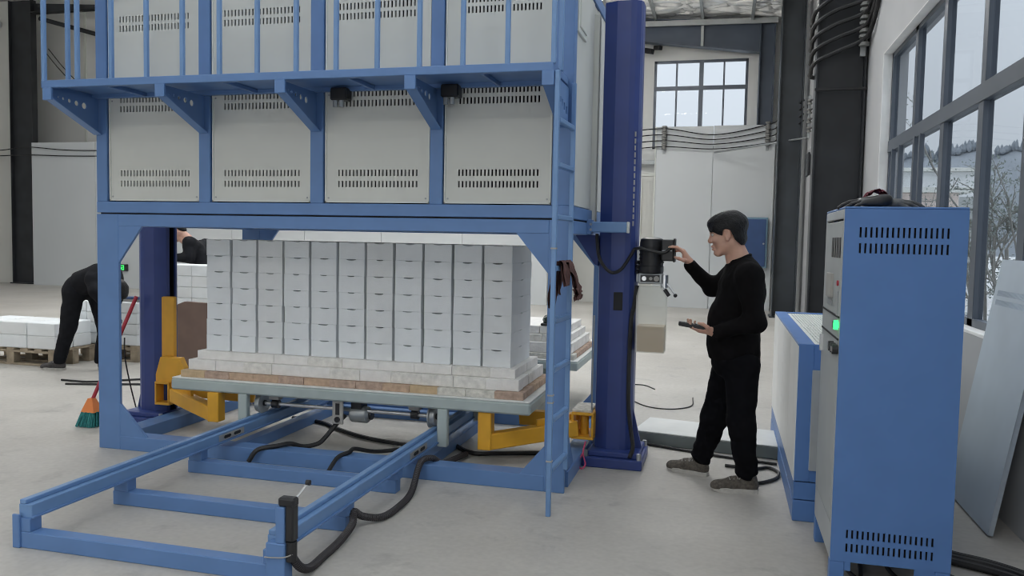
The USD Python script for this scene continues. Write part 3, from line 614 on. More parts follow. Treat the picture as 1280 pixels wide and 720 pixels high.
# ------------------------------------------------------------------ lift columns with their carriages
def column(s, label, who):
    """s = +1: the right column; s = -1: its mirror at the far side of the car (axis of symmetry x = -2.505)."""
    X = lambda x: x if s > 0 else -5.01 - x
    c = thing('lift_column', label, 'lift column')
    B = lambda a, b, *r, **k: bx(X(a), X(b), *r, **k)
    h = 3.05 if s > 0 else 2.2
    from shapely.geometry import LineString
    ch = LineString([(X(x), y) for x, y in ((-.812, 5.452), (-.806, 5.425), (-.728, 5.388), (-.64, 5.388), (-.606, 5.395), (-.582, 5.412), (-.571, 5.442), (-.570, 5.545), (-.578, 5.57), (-.60, 5.582), (-.728, 5.582), (-.806, 5.545), (-.812, 5.52))]).buffer(.007, cap_style=2, join_style=2)
    part('channel', prism(ch, 'xy', .10, h), 'navy', c)
    part('channel_cap', prism(ch.convex_hull, 'xy', h, h + .012), 'navy', c)
    part('base_plate', B(-.872, -.478, 5.26, 5.72, 0, .065, c=.006), 'navy', c); part('foot_plate', B(-.84, -.50, 5.30, 5.68, .065, .10, c=.006), 'navy', c)
    for a, y in ((-.855, 5.29), (-.50, 5.29), (-.855, 5.69), (-.50, 5.69)): part('anchor_bolt', rod((X(a), y, .06), (X(a), y, .105), .016, 6), 'steel', c)
    part('foot_gusset', prism([(X(-.566), .10), (X(-.50), .10), (X(-.566), .38)] if s > 0 else [(X(-.566), .10), (X(-.566), .38), (X(-.50), .10)], 'xz', 5.47, 5.49), 'navy', c)
    for q in range(14): part('latch_hole', bar((X(-.592), 5.3955, 1.60 + .045 * q), (X(-.592), 5.3955, 1.632 + .045 * q), .010, .004, 0, up=(.57 * s, -.82, 0)), 'lace', c)
    if s > 0: part('tie_gusset', prism([(X(-.975), 1.535), (X(-.82), 1.535), (X(-.82), 1.33), (X(-.845), 1.343)][::s], 'xz', 5.40, 5.46), 'navy', c)
    part('lift_chain', [rod((X(-.77), 5.50, .5), (X(-.77), 5.50, h - .1), .010, 8), rod((X(-.70), 5.48, .5), (X(-.70), 5.48, h - .1), .02, 8)], 'dark' if s > 0 else 'rubber', c)
    if s > 0: part('label_plate', bx(-.705, -.645, 5.375, 5.382, 1.04, 1.16), 'dark', c)
    if s < 0: part('back_shield', B(-.80, -.63, 5.545, 5.563, .1, h), 'dark', c)
    k = thing('lift_carriage', who, 'lift carriage')
    part('slide', B(*((-.892, -.746) if s < 0 else (-.79, -.70)), *((5.405, 5.44) if s < 0 else (5.42, 5.54)), .42, 1.0, c=.006), 'yellow', k)
    if s < 0: part('slide_foot', prism([(X(-1.023), .345), (X(-.771), .345), (X(-.771), .40), (X(-.812), .535), (X(-.984), .535), (X(-1.023), .46)][::s], 'xz', 5.345, 5.40), 'yellow', k)
    else: part('slide_foot', bx(-.96, -.83, 5.34, 5.60, .345, .362, .003), 'brick_p', k)
    BA, BB = (-.96, -.81) if s > 0 else (-.905, -.776)
    # the hollow arm box, open towards the viewer
    part('arm_box', [B(BA, BB, 5.32, 5.60, .328, .345), B(BA, BB, 5.32, 5.60, .165, .183), B(BA, BA + .015, 5.32, 5.60, .183, .328), B(BB - .015, BB, 5.32, 5.60, .183, .328)], 'yellow', k)
    part('arm_pin', rod((X(-.885), 5.42, .183), (X(-.885), 5.42, .328), .03, 14), 'yellow', k)
    return X, k
X, k = column(1, 'tall dark-blue lift column right of the ladder, carrying the pump tank', 'yellow lift carriage and arm low on the column beside the ladder')
def arm(X, k, s, tip, root):
    part('arm_beam', bar(root, tip, .085, .105, .006), 'yellow', k)
    part('arm_rib', bar(V(*root) + V(0, .10, .06), V(*tip) * .45 + V(*root) * .55 + V(0, .0, .07), .02, .05), 'yellow', k)
    part('lift_pad', bx(tip[0] - .045, tip[0] + .045, tip[1] - .04, tip[1] + .05, tip[2] - .05, .366, .006), 'yellow', k)
arm(X, k, 1, (-1.48, 5.06, .165), (-.93, 5.36, .235)); 
part('arm_beam', bar((-.93, 5.55, .235), (-1.40, 5.72, .2), .085, .105, .006), 'yellow', k)
X, k = column(-1, 'dark-blue lift column seen through the kiln frame behind the broom', 'yellow lift carriage and arm under the far end of the brick car')
arm(X, k, -1, (-3.49, 5.03, .205), (-4.06, 5.33, .252))
part('arm_beam', bar((-4.08, 5.54, .255), (-3.62, 5.74, .2), .085, .105, .006), 'yellow', k)
one('pink_cord', tube([(-.86, 5.22, .10), (-.885, 5.20, .04), (-.862, 5.19, .005), (-.838, 5.20, .035), (-.858, 5.22, .10), (-.85, 5.26, .17)], .005, 6), 'pink', 'little pink cord loop tied at the foot of the lift column', 'cord')

# hydraulic power pack on the column
hp = thing('hydraulic_pump', 'black pump motor over a milky oil tank hung on the dark-blue column', 'hydraulic pump')
py = 5.42
part('motor', lathe([(0, 0), (.078, 0), (.082, .012), (.082, .045), (.078, .05), (.078, .205), (.072, .225), (.05, .235), (0, .236)], (-.467, py, 1.292), (-.467, py, 2), 28), 'black', hp, smooth=35)
part('motor_fin', [lathe([(.078, 0), (.083, 0), (.083, .008), (.078, .008)], (-.467, py, z), (-.467, py, 2), 28) for z in (1.36, 1.385, 1.41, 1.435, 1.46)], 'rubber', hp)
t = part('terminal_box', bx(-.40, -.318, py - .075, py + .055, 1.375, 1.515, .008), 'black', hp)
part('box_lid', bx(-.322, -.312, py - .082, py + .062, 1.368, 1.522, .006), 'rubber', t); part('box_seam', bx(-.395, -.33, py - .079, py - .074, 1.44, 1.446, 0), 'steel', t)
m = part('valve_block', bx(-.545, -.388, py - .06, py + .06, 1.222, 1.292, .006), 'steel', hp)
part('block_face', bx(-.530, -.405, py - .064, py - .06, 1.235, 1.282), 'black', m)
for xx, r, mm in ((-.505, .015, 'bright_steel'), (-.462, .011, 'lace'), (-.425, .018, 'lace')): part('port_plug', rod((xx, py - .072, 1.258), (xx, py - .062, 1.258), r, 14), mm, m)
part('valve_body', rod((-.375, py - .03, 1.20), (-.375, py - .03, 1.285), .024, 14), 'bright_steel', hp)
l = part('release_lever', rod((-.365, py - .04, 1.235), (-.305, py - .05, 1.158), .006, 8), 'bright_steel', hp); part('lever_knob', trimesh.creation.icosphere(2, .013).apply_translation((-.302, py - .05, 1.152)), 'black', l, smooth=True)
l = part('lever_grip', rod((-.395, py - .05, 1.225), (-.355, py - .05, 1.165), .005, 8), 'bright_steel', hp); part('grip_sleeve', rod((-.372, py - .05, 1.19), (-.342, py - .05, 1.147), .013, 10), 'black', l)
def tank_shell(d, z0, z1):
    top = [(-.552 + d, 1.14), (-.535 + d, 1.205 - d), (-.40 - d, 1.205 - d), (-.36 - d, 1.135)]
    pl = [(-.545 + d, .772 + d), (-.362 - d, .772 + d)] + top[::-1]
    poly = Polygon(pl).intersection(sbox(-1, z0, 0, z1))
    return prism(poly, 'xz', py - .085 + d, py + .085 - d)
part('oil_tank', tank_shell(0, 0, 2), 'tank', hp); part('oil_fill', tank_shell(.006, .7, .945), 'oil', hp)
part('pump_bracket', bx(-.562, -.535, py - .02, py + .07, 1.23, 1.46), 'steel', hp)
part('motor_cable', tube([(-.33, py - .08, 1.47), (-.38, py - .10, 1.43), (-.47, py - .10, 1.44), (-.53, py - .085, 1.455), (-.575, py - .05, 1.45)], .010, 8), 'rubber', hp)
for z in (1.33, 1.30, 1.36): part('side_fitting', rod((-.56, py - .02, z), (-.545, py - .03, z), .014, 8), 'black', hp)
one('pump_cable', tube([(-.575, 5.37, 1.45), (-.60, 5.35, 1.40), (-.66, 5.34, 1.31), (-.73, 5.345, 1.295), (-.80, 5.345, 1.38), (-.82, 5.345, 1.50), (-.82, 5.34, 1.545)], .011, 8), 'rubber', 'black cable hanging in a loop across the front of the lift column', 'cable')
one('oil_hose', tube([(-.55, 5.36, 1.21), (-.565, 5.36, 1.08), (-.585, 5.37, .95), (-.590, 5.372, .6), (-.585, 5.372, .40), (-.565, 5.36, .25), (-.545, 5.33, .14), (-.56, 5.28, .08)], .014, 8), 'rubber', 'black oil hose running down the lit edge of the lift column', 'hose')
one('thin_cable', tube([(-.83, 5.37, 1.0), (-.832, 5.37, .5), (-.83, 5.36, .2), (-.86, 5.24, .12)], .006, 6), 'steel', 'thin grey cable down the dark edge of the lift column', 'cable')
# ------------------------------------------------------------------ rail track running under the kiln
tr = thing('rail_track', 'low blue rail track running out from under the kiln towards the viewer', 'rail track')
RL, RR = (-3.205, -3.115), (-1.885, -1.797)
for x0, x1 in (RL, RR):
    r = part('rail', bx(x0 + .015, x1, 3.06, 6.3, .140, .205, .003), 'lit_rail_blue', tr)
    part('rail_head', bx(x0 + .02, x0 + .055, 3.06, 6.3, .205, .226, .003), 'lit_rail_blue', r)
    part('rail_foot', bx(x1 - .002, x1 + .012, 3.06, 6.3, .140, .150, .002), 'blue', r)
for k, y in enumerate((3.045, 3.69, 4.335, 6.15)):
    part('sleeper', bx(-3.21, -1.81, y, y + .075, 0, .078, .004), 'blue', tr)
    for x0, x1 in (RL, RR): part('rail_post', bx(x0, x1, y + .002, y + .073, .078, .142, .003), 'blue', tr)
for x0, x1 in (RL, RR): part('floor_beam', bx(x0, x1, 4.80, 6.15, 0, .078, .004), 'blue', tr)
part('end_post', bx(-3.206, -3.165, 3.035, 3.05, .0, .16, .003), 'blue', tr)
part('end_post', bx(-1.852, -1.762, 3.015, 3.085, .0, .188, .004), 'blue', tr); part('end_post', bx(-1.808, -1.766, 3.02, 3.055, .188, .345, .003), 'blue', tr)
for x0 in (RL[1] + .001, RR[1] + .001):
    s_ = part('slotted_plate', bx(x0, x0 + .004, 4.52, 4.80, .155, .195, .001), 'bright_steel', tr)
    for y in (4.58, 4.69): part('plate_slot', prism(Polygon([(y, .165), (y + .06, .165), (y + .07, .175), (y + .06, .185), (y, .185), (y - .01, .175)]), 'yz', x0 + .004, x0 + .006), 'dark', s_)
ls = thing('limit_switch', 'black limit switch with a roller lever on the front corner of the rail track', 'limit switch')
part('housing', bx(-1.766, -1.728, 3.025, 3.075, .195, .36, .006), 'black', ls); part('switch_head', bx(-1.80, -1.722, 3.022, 3.07, .346, .385, .008), 'black', ls); part('hose_gland', rod((-1.745, 3.045, .11), (-1.745, 3.045, .195), .024, 12), 'black', ls)
part('lever', bar((-1.745, 3.06, .365), (-1.715, 3.13, .425), .012, .005), 'bright_steel', ls); part('roller', rod((-1.722, 3.128, .428), (-1.704, 3.128, .428), .012, 12), 'black', ls)
one('corrugated_hose', tube([(-1.745, 3.045, .15), (-1.742, 3.06, .11), (-1.735, 3.11, .055), (-1.735, 3.19, .024), (-1.745, 3.33, .02), (-1.755, 3.52, .024), (-1.768, 3.68, .05), (-1.79, 3.74, .092), (-1.765, 3.80, .05), (-1.70, 3.90, .022), (-1.685, 4.10, .02), (-1.715, 4.35, .022), (-1.76, 4.60, .118), (-1.73, 4.72, .122), (-1.70, 4.85, .06), (-1.66, 5.2, .03)], .020, 10, ribs=.011), 'hose', 'dark corrugated hose snaking along the floor beside the rail track', 'hose')
one('white_cable_tie', tube([(-1.855, 3.012, .125), (-1.81, 3.011, .128), (-1.76, 3.011, .135), (-1.73, 3.03, .145)], .003, 5), 'lace', 'thin white cable tie round the front corner post of the track', 'cable tie')

# ------------------------------------------------------------------ kiln car
DX0, DX1, DY0, DY1 = -3.842, -1.169, 5.0, 5.86
car = thing('kiln_car', 'grey steel kiln car standing on the blue rails under the white block stack', 'kiln car')
part('deck_frame', bx(DX0, DX1, DY0, DY1, .368, .447, .012), 'deck', car)
part('deck_top', bx(DX0 + .006, DX1 - .006, DY0 + .006, DY1 - .006, .447, .457, .004), 'dust', car)
for x0, x1 in ((-3.292, -3.222), (-1.80, -1.731)):
    for y0 in (5.0, 5.80): part('guide_leg', bx(x0, x1, y0, y0 + .05, .118, .37, .005), 'deck', car)
for y in (5.12, 5.72):
    part('axle', rod((-3.19, y, .292), (-1.83, y, .292), .013), 'bright_steel', car)
    for x in (-3.178, -1.872):
        w_ = part('wheel', lathe([(0, 0), (.064, 0), (.066, .008), (.066, .03), (.078, .034), (.078, .044), (0, .046)] if x < -2.5 else [(0, 0), (.078, .002), (.078, .012), (.066, .016), (.066, .038), (.064, .046), (0, .046)], (x - .02, y, .292), (x + 1, y, .292), 24), 'steel', car, smooth=30)
        part('wheel_hub', rod((x - .03, y, .292), (x + .035, y, .292), .022, 14), 'black', w_)
    for x in (-3.06, -2.0): part('bearing_block', bx(x - .04, x + .04, y - .03, y + .03, .325, .37, .006), 'lace', car); part('bearing', rod((x - .025, y, .292), (x + .025, y, .292), .03, 14), 'black', car)
part('cross_tube', rod((-3.1, 5.40, .33), (-1.95, 5.40, .33), .02), 'steel', car); part('cross_beam', bx(-3.3, -1.7, 5.45, 5.53, .30, .367), 'dark', car)
g = part('gearbox_plate', bx(-2.575, -2.495, 5.03, 5.045, .205, .367, .003), 'lace', car)
part('plate_window', bx(-2.55, -2.52, 5.027, 5.031, .27, .35, .001), 'dark', g); part('sprocket', rod((-2.535, 5.02, .238), (-2.535, 5.032, .238), .020, 16), 'black', g)
g = part('drive_motor', lathe([(0, 0), (.05, 0), (.058, .01), (.058, .12), (.04, .14), (0, .142)], (-2.48, 5.14, .262), (-1, 5.14, .262), 18), 'steel', car, smooth=35)
part('motor_cap', rod((-2.345, 5.14, .262), (-2.325, 5.14, .262), .034, 14), 'black', g); part('gear_case', bx(-2.47, -2.39, 5.10, 5.2, .29, .367), 'black', g)

# corbelled brick plinth on the deck
pl = thing('brick_plinth', 'stepped plinth of white and tan firebricks between car deck and block stack', 'brick plinth')
R = np.random.default_rng(11)
def course(z0, z1, x0, x1, y0, y1, n, ny, mats, off):
    ex = np.linspace(x0, x1, n + 1); ex[1:-1] += off * (x1 - x0) / n
    d = .115
    def br(a, b, c, e, m):
        j = R.uniform(-.004, .004, 2); part('brick', bx(a + .0008, b - .0008, c + j[0], e, z0 + .0005, z1 - .0005 - abs(j[1]) * .3, .002), m, pl)
    for i, (a, b) in enumerate(zip(ex, ex[1:])):
        m = mats[i % len(mats)]
        br(a, b, y0, y0 + d, m); br(a, b, y1 - d, y1, m)
    ey = np.linspace(y0 + d, y1 - d, ny + 1)
    for i, (a, b) in enumerate(zip(ey, ey[1:])):
        part('brick', bx(x0 + R.uniform(0, .004), x0 + .2, a + .002, b - .002, z0 + .001, z1 - .001, .004), mats[i % len(mats)], pl)
        part('brick', bx(x1 - .2, x1 - R.uniform(0, .004), a + .002, b - .002, z0 + .001, z1 - .001, .004), mats[(i + 1) % len(mats)], pl)
    part('brick_core', bx(x0 + .2, x1 - .2, y0 + d, y1 - d, z0, z1 - .003, 0), 'brick_w', pl)
course(.457, .507, -3.785, -1.225, 5.04, 5.83, 13, 3, ['brick_o', 'brick_t2', 'brick_t', 'brick_t', 'brick_t2', 'brick_t', 'brick_t2', 'brick_t2', 'brick_t', 'brick_o', 'brick_p', 'brick_p', 'brick_t2'], 0)
course(.507, .583, -3.745, -1.265, 5.075, 5.80, 11, 3, ['brick_w', 'brick_w', 'brick_w2', 'brick_w', 'brick_w', 'brick_w2', 'brick_w', 'brick_w2', 'brick_w2', 'brick_w2'], .0)
course(.583, .645, -3.70, -1.30, 5.11, 5.77, 9, 2, ['brick_w', 'brick_w', 'brick_w', 'brick_w2'], .35)

# the stack: eleven columns, seven rows of fibre blocks, each with a small finger notch at its joint
BW, BH, BD = .1925, .1155, .54
def fibre_block(notch_side, seed):
    Rn = np.random.default_rng(seed)
    b = bx(-BW / 2, BW / 2, 0, BD, .0002, BH - .0002, .0012)
    m = m3.Manifold(m3.Mesh(b.vertices.astype(np.float32), b.faces.astype(np.uint32)))
    cut = m3.Manifold.sphere(1, 16).scale((Rn.uniform(.026, .040), .05, Rn.uniform(.006, .0105))).translate((Rn.uniform(-.006, .006), 0, BH))
    if notch_side: cut = cut + m3.Manifold.sphere(1, 16).scale((.02, .034, .008)).translate((BW / 2, BD / 2, BH))
    g = (m - cut).to_mesh()
    return trimesh.Trimesh(g.vert_properties[:, :3], g.tri_verts, process=False)
R = np.random.default_rng(5)
SX0, SX1 = -3.655, -1.335
cx = np.linspace(SX0, SX1, 12)
for i in range(11):
    side = f'{ORD[i]} column from the broom end' if i < 6 else f'{ORD[10 - i]} column from the ladder end'
    for j in range(7):
        m = fibre_block(i == 10, i * 10 + j); m.apply_scale([1 + R.uniform(-.004, .003), 1, 1])
        a = R.normal(0, .0012) if j else 0
        T = trimesh.transformations.rotation_matrix(a, [0, 0, 1]); m.apply_transform(T)
        m.apply_translation(((cx[i] + cx[i + 1]) / 2 + R.normal(0, .0012), 5.15 + R.uniform(-.004, .004), .645 + j * BH))
        row = ['bottom', 'second', 'third', 'fourth', 'fifth', 'sixth', 'top'][j]
        one('fibre_block', m, 'block' if (i * 7 + 2) % 4 else 'block_b', f'white insulating block, {side}, {row} row' + ('' if j in (0, 6) else ' up'), 'block', 'white blocks stacked on the kiln car')

# ------------------------------------------------------------------ control cabinet
CX0, CX1, CY0, CY1 = .488, .965, 3.70, 4.34
cab = thing('control_cabinet', 'tall blue control cabinet with louvres, grey door and a green lamp', 'cabinet')
Cb = lambda n, m, k='shaded_cab_blue', **kw: part(n, m, k, cab, **kw)
pl = plate(CX0, CX1, .13, 1.655, slots(CX0 + .065, CX1 - .075, 17, [(1.468, 1.51), (1.535, 1.578), (.175, .212), (.235, .272)], .0085))
Cb('front_sheet', prism(pl, 'xz', CY0, CY0 + .006)); Cb('rear_sheet', bx(CX0, CX1, CY1 - .006, CY1, .13, 1.655, .002)); Cb('side_sheet', bx(CX1 - .006, CX1, CY0 + .006, CY1 - .006, .13, 1.655, .002))
Cb('top_sheet', bx(CX0, CX1, CY0, CY1, 1.655, 1.665, .003)); Cb('side_frame', [bx(CX0, CX0 + .03, CY0 + .006, CY0 + .035, .13, 1.655), bx(CX0, CX0 + .03, CY1 - .035, CY1 - .006, .13, 1.655), bx(CX0, CX0 + .03, CY0 + .035, CY1 - .035, 1.615, 1.655), bx(CX0, CX0 + .03, CY0 + .035, CY1 - .035, .13, .285)], 'grey_frame')
Cb('inner_box', bx(CX0 + .05, CX1 - .02, CY0 + .03, CY1 - .03, .16, 1.62, 0), 'dark')
for x in (CX0, CX1 - .06):
    for y in (CY0, CY1 - .06): Cb('foot', bx(x, x + .06, y, y + .06, 0, .13, .004))
Cb('skirt', [bx(CX0 + .06, CX0 + .085, CY0 + .003, CY0 + .009, .09, .13, .001), bx(CX1 - .14, CX1 - .06, CY0 + .003, CY0 + .009, .08, .13, .001)])
d = part('door', bx(CX0 - .003, CX0 + .012, CY0 + .025, CY1 - .025, .292, 1.605, .003), 'grey_door', cab)
D = lambda n, y0, y1, z0, z1, m, t=.004, c=.0015: part(n, bx(CX0 - .004 - t, CX0 - .002, y0, y1, z0, z1, c), m, d)
for y in (3.76, 3.84, 3.92, 4.00): D('louvre', y, y + .045, 1.445, 1.535, 'black', .002)
D('meter', 3.95, 4.12, 1.26, 1.37, 'lace', .012); D('meter_label', 3.96, 4.11, 1.225, 1.25, 'steel', .003)
D('meter_mark', 3.77, 3.80, 1.19, 1.30, 'steel', .003)
part('red_lamp', rod((CX0 - .010, 3.785, 1.335), (CX0 - .002, 3.785, 1.335), .012, 12), 'red', d)
D('panel_line', 3.72, 4.30, 1.186, 1.194, 'dark', .003, .0005); D('panel_line', 3.72, 4.30, 1.09, 1.098, 'dark', .003, .0005)
part('green_lamp', rod((CX0 - .020, 3.745, 1.155), (CX0 - .002, 3.745, 1.155), .021, 16), 'green_led', d); D('lamp_holder', 3.80, 3.84, 1.135, 1.165, 'black', .012)
for y in (3.735, 3.795, 3.86): part('rotary_switch', rod((CX0 - .025, y, 1.05), (CX0 - .002, y, 1.05), .022, 12), 'black', d)
part('switch_window', bx(CX0 - .027, CX0 - .0245, 3.735, 3.755, 1.04, 1.06, 0), 'lace', d)
D('door_lock', 4.24, 4.27, .98, 1.06, 'bright_steel', .014)
g = thing('work_gloves', 'maroon and dark grey work gloves lying on top of the tall control cabinet', 'gloves')
GLOVES_ON_CABINET = g
one('flat_pry_bar', bar((.505, 4.05, 1.672), (.60, 4.0, 1.690), .03, .008, .003), 'steel', 'thin grey metal strip beside the gloves on the tall cabinet', 'metal strip')

# low transformer cabinet behind it
LX0, LX1, LY0, LY1, LZ = .402, 1.08, 4.58, 6.72, .968
low = thing('transformer_cabinet', 'low blue cabinet with a white perforated top, between tall cabinet and window', 'cabinet')
Lb = lambda n, m, k='shaded_cab_blue', **kw: part(n, m, k, low, **kw)
Lb('plinth', bx(LX0, LX1, LY0, LY1, 0, .115, .004)); Lb('base_rail', bx(LX0 + .002, LX1, LY0 + .002, LY1, .12, .215, .003))
Lb('body', bx(LX0 + .012, LX1 - .012, LY0 + .012, LY1 - .012, .215, .93, .002), 'dark')
Lb('front_frame', [bx(LX0 + .002, LX0 + .08, LY0, LY0 + .014, .22, LZ), bx(LX1 - .1, LX1, LY0, LY0 + .014, .22, LZ), bx(LX0 + .08, LX1 - .1, LY0, LY0 + .014, .82, LZ), bx(LX0 + .08, LX1 - .1, LY0, LY0 + .014, .22, .30)])
pnl = Lb('front_panel', bx(LX0 + .074, LX1 - .09, LY0 - .012, LY0 + .016, .285, .83, .003), 'grey_door')
for x in (LX0 + .13, LX1 - .13): part('panel_screw', rod((x, LY0 - .016, .80), (x, LY0 - .011, .80), .008, 8), 'steel', pnl)
part('panel_knob', rod((LX0 + .155, LY0 - .03, .815), (LX0 + .155, LY0 - .011, .815), .010, 10), 'bright_steel', pnl)
ys = np.linspace(LY0 + .01, LY1 - .01, 5)
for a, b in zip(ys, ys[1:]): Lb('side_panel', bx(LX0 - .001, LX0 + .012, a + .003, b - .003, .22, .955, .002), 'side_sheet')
for a, b in zip(ys, ys[1:]): Lb('side_panel', bx(LX1 - .012, LX1 + .001, a + .003, b - .003, .22, .955, .002), 'panel')
Lb('top_frame', [bx(LX0, LX0 + .085, LY0 + .014, LY1, .94, LZ, .003), bx(LX1 - .1, LX1, LY0 + .014, LY1, .94, LZ, .003), bx(LX0 + .085, LX1 - .1, LY1 - .06, LY1, .94, LZ, .003)])
ty = np.linspace(LY0 + .02, LY1 - .06, 3)
for a, b in zip(ty, ty[1:]):
    holes = [sbox(x, y, x + .007, y + .045) for x in np.arange(LX0 + .11, LX1 - .13, .019) for y in np.arange(a + .04, b - .08, .065)]
    Lb('perforated_sheet', prism(Polygon(sbox(LX0 + .085, a + .003, LX1 - .1, b - .003).exterior, [h.exterior for h in holes]), 'xy', .955, .961), 'panel_edge')

# galvanised panel leaning on the sill
A_, B_ = V(1.372, 4.62, .006), V(1.372, 5.42, .006)
up = V(.232, 0, 1.415); up /= np.linalg.norm(up); nrm = V(up[2], 0, -up[0]) * -1
ln = thing('leaning_panel', 'grey galvanised louvred panel leaning on the wall under the window', 'panel')
holes = [sbox(u, v, u + .008, v + .032) for v in (1.17, 1.225) for u in np.arange(.06, .74, .015)]
flat = prism(Polygon(sbox(0, 0, .80, 1.44).exterior, [h.exterior for h in holes]), 'xy', 0, .004)
T = np.eye(4); T[:3, 0] = (0, -1, 0); T[:3, 1] = up; T[:3, 2] = np.cross(T[:3, 0], T[:3, 1]); T[:3, 3] = (1.372, 5.42, .012)
def leaned(m): m = m.copy(); m.apply_transform(T); return m
part('sheet', leaned(flat), 'galv', ln)
part('edge_flange', [leaned(bx(0, .80, 0, .004, -.022, .002, .001)), leaned(bx(0, .80, 1.436, 1.44, -.022, .002, .001)), leaned(bx(0, .004, 0, 1.44, -.022, .002, .001)), leaned(bx(.796, .80, 0, 1.44, -.022, .002, .001))], 'galv', ln)

# pale slab lying on the floor behind the man
ang = math.atan2(5.80 - 6.02, .78)
sl = thing('floor_slab', 'long pale grey-sided slab lying on the floor behind the man', 'slab', (-.62, 6.02, 0), math.degrees(ang) * .6)
part('slab_body', bx(0, 1.9, 0, .50, 0, .088, .006), 'slab_side', sl); part('slab_top', bx(.004, 1.896, .004, .496, .088, .096, .003), 'pale_slab', sl)

# ------------------------------------------------------------------ second car and goods behind
c2 = thing('kiln_car', 'second kiln car with a low white brick base, behind the ladder', 'kiln car')
part('deck_frame', bx(-3.6, -1.19, 6.85, 7.95, .372, .447, .01), 'deck', c2); part('deck_top', bx(-3.594, -1.196, 6.856, 7.944, .447, .457, .004), 'dust', c2)
for x in (-3.1, -1.75): part('guide_leg', bx(x, x + .07, 6.86, 6.91, .02, .372), 'deck', c2)
for x in (-3.1, -1.75): part('guide_leg', bx(x, x + .07, 7.85, 7.9, .02, .372), 'deck', c2)
for x in (-2.95, -1.95):
    for y in (7.0, 7.8): part('wheel', rod((x - .02, y, .075), (x + .02, y, .075), .075, 18), 'steel', c2); 
for y in (7.0, 7.8): part('axle', rod((-2.95, y, .075), (-1.95, y, .075), .015), 'steel', c2)
for x in (-2.95, -1.95): part('wheel_frame', [bx(x - .05, x - .035, y - .04, y + .04, .06, .372) for y in (7.0, 7.8)], 'deck', c2)
p2 = thing('brick_plinth', 'low stepped plinth of white firebricks on the second kiln car', 'brick plinth')
for q, (z0, z1, ins, nb) in enumerate(((.457, .507, .03, 11), (.507, .60, .06, 11), (.60, .665, .095, 9), (.665, .735, .13, 9))):
    ex = np.linspace(-3.6 + ins, -1.20 - ins, nb + 1)
    for a, b in zip(ex, ex[1:]): part('brick', bx(a + .002, b - .002, 6.87 + ins, 7.0 + ins, z0 + .001, z1 - .001, .004), ['brick_p', 'brick_w', 'brick_w2', 'brick_w'][q], p2)
    ey = np.linspace(7.0 + ins, 7.93 - ins, 5)
    for a, b in zip(ey, ey[1:]): part('brick', bx(-1.20 - ins - .2, -1.20 - ins, a + .002, b - .002, z0 + .001, z1 - .001, .004), ['brick_t2', 'brick_w', 'brick_w', 'brick_w'][q], p2)
    part('brick_core', bx(-3.6 + ins, -1.40 - ins, 7.0 + ins, 7.93 - ins, z0, z1 - .002, 0), 'brick_w', p2)
bg = trimesh.creation.icosphere(3, 1.); bv = bg.vertices; bg.vertices = bv * V(.055, .05, .05) * (1 + .5 * (meshkit.fbm(bv * 2.6 + 4, 3, 3) - .5))[:, None]
bag = thing('crumpled_bag', 'small crumpled dark plastic bag on the second car, right of the block stack', 'bag')
part('bag_body', moved(bg, (-1.495, 7.05, .785)), 'green_bag', bag, smooth=True); part('bag_base', moved(cat(bx(-.06, .05, -.05, .05, 0, .022, .008)), (-1.50, 7.05, .736)), 'black', bag)

def pallet(x, y, L, W, H, label, rz=0.):
    p = thing('wooden_pallet', label, 'pallet', (x, y, 0), rz)
    for yy in np.linspace(0, W - .09, 3):
        part('bottom_board', bx(0, L, yy, yy + .09, 0, .022), 'wood', p)
        for xx in np.linspace(0, L - .1, 3): part('spacer', bx(xx, xx + .1, yy, yy + .09, .022, H - .045), 'wood', p)
        part('stringer', bx(0, L, yy, yy + .09, H - .045, H - .022), 'wood', p)
    for xx in np.linspace(0, L - .1, 7): part('top_board', bx(xx, xx + .1, 0, W, H - .022, H), 'wood', p)
    return p
pallet(-8.25, 7.25, 1.22, .58, .185, 'weathered wooden pallet under white blocks at the bending worker\'s feet')
for i, (x0, x1) in enumerate(((-8.22, -7.84), (-7.83, -7.44), (-7.43, -7.05))):
    for j, (z0, z1) in enumerate(((.186, .33), (.331, .475))):
        for k, (y0, y1) in enumerate(((7.27, 7.53), (7.54, 7.80))):
            one('stacked_block', bx(x0 + .002 * j, x1 - .003, y0, y1, z0, z1, .008), 'block' if (i + j) % 2 else 'block_b', f'white block on the near pallet, {["lower", "upper"][j]} layer, {ORD[i]} from its outer end' + (', back row' if k else ''), 'block', 'white blocks on the near pallet')
pallet(-7.55, 7.85, 1.08, .72, .185, 'wooden pallet of white blocks behind the broom handle')
for i in range(3):
    for j in range(4):
        one('stacked_block', bx(-7.53 + .35 * i, -7.185 + .35 * i, 7.87, 8.4, .186 + .125 * j, .309 + .125 * j, .008), ['block', 'block_b'][(i + j) % 2], f'white block on the pallet behind the broom, {["bottom", "second", "third", "top"][j]} layer, {ORD[i]} along', 'block', 'white blocks on the pallet behind the broom')
one('spirit_level', cat(bx(-7.2, -6.44, 7.95, 8.0, .686, .716, .004)), 'lace', 'pale straight-edge lying on the far block pallet beside the gloved hand', 'straight-edge')
one('tool_case', bx(-6.72, -6.50, 7.94, 8.01, .717, .745, .006), 'box_blue', 'flat dark blue case on the straight-edge behind the broom top', 'case')
for i in range(3):
    for j in range(9):
        z0 = .1256 * j
        one('stacked_block', bx(-6.26 + .40 * i, -5.862 + .40 * i, 8.0, 8.35, z0 + .001, z0 + .125, .006), ['block_b', 'block'][(i + j) % 2], f'white block in the pile before the standing worker, {ORD[j]} layer up, {ORD[i]} along', 'block', 'white block pile in front of the standing worker')
bp = prism(Polygon([(-5.52, 0), (-5.0, 0), (-5.0, .78), (-5.36, .79), (-5.44, .76), (-5.50, .66)]), 'xz', 7.2, 7.25)
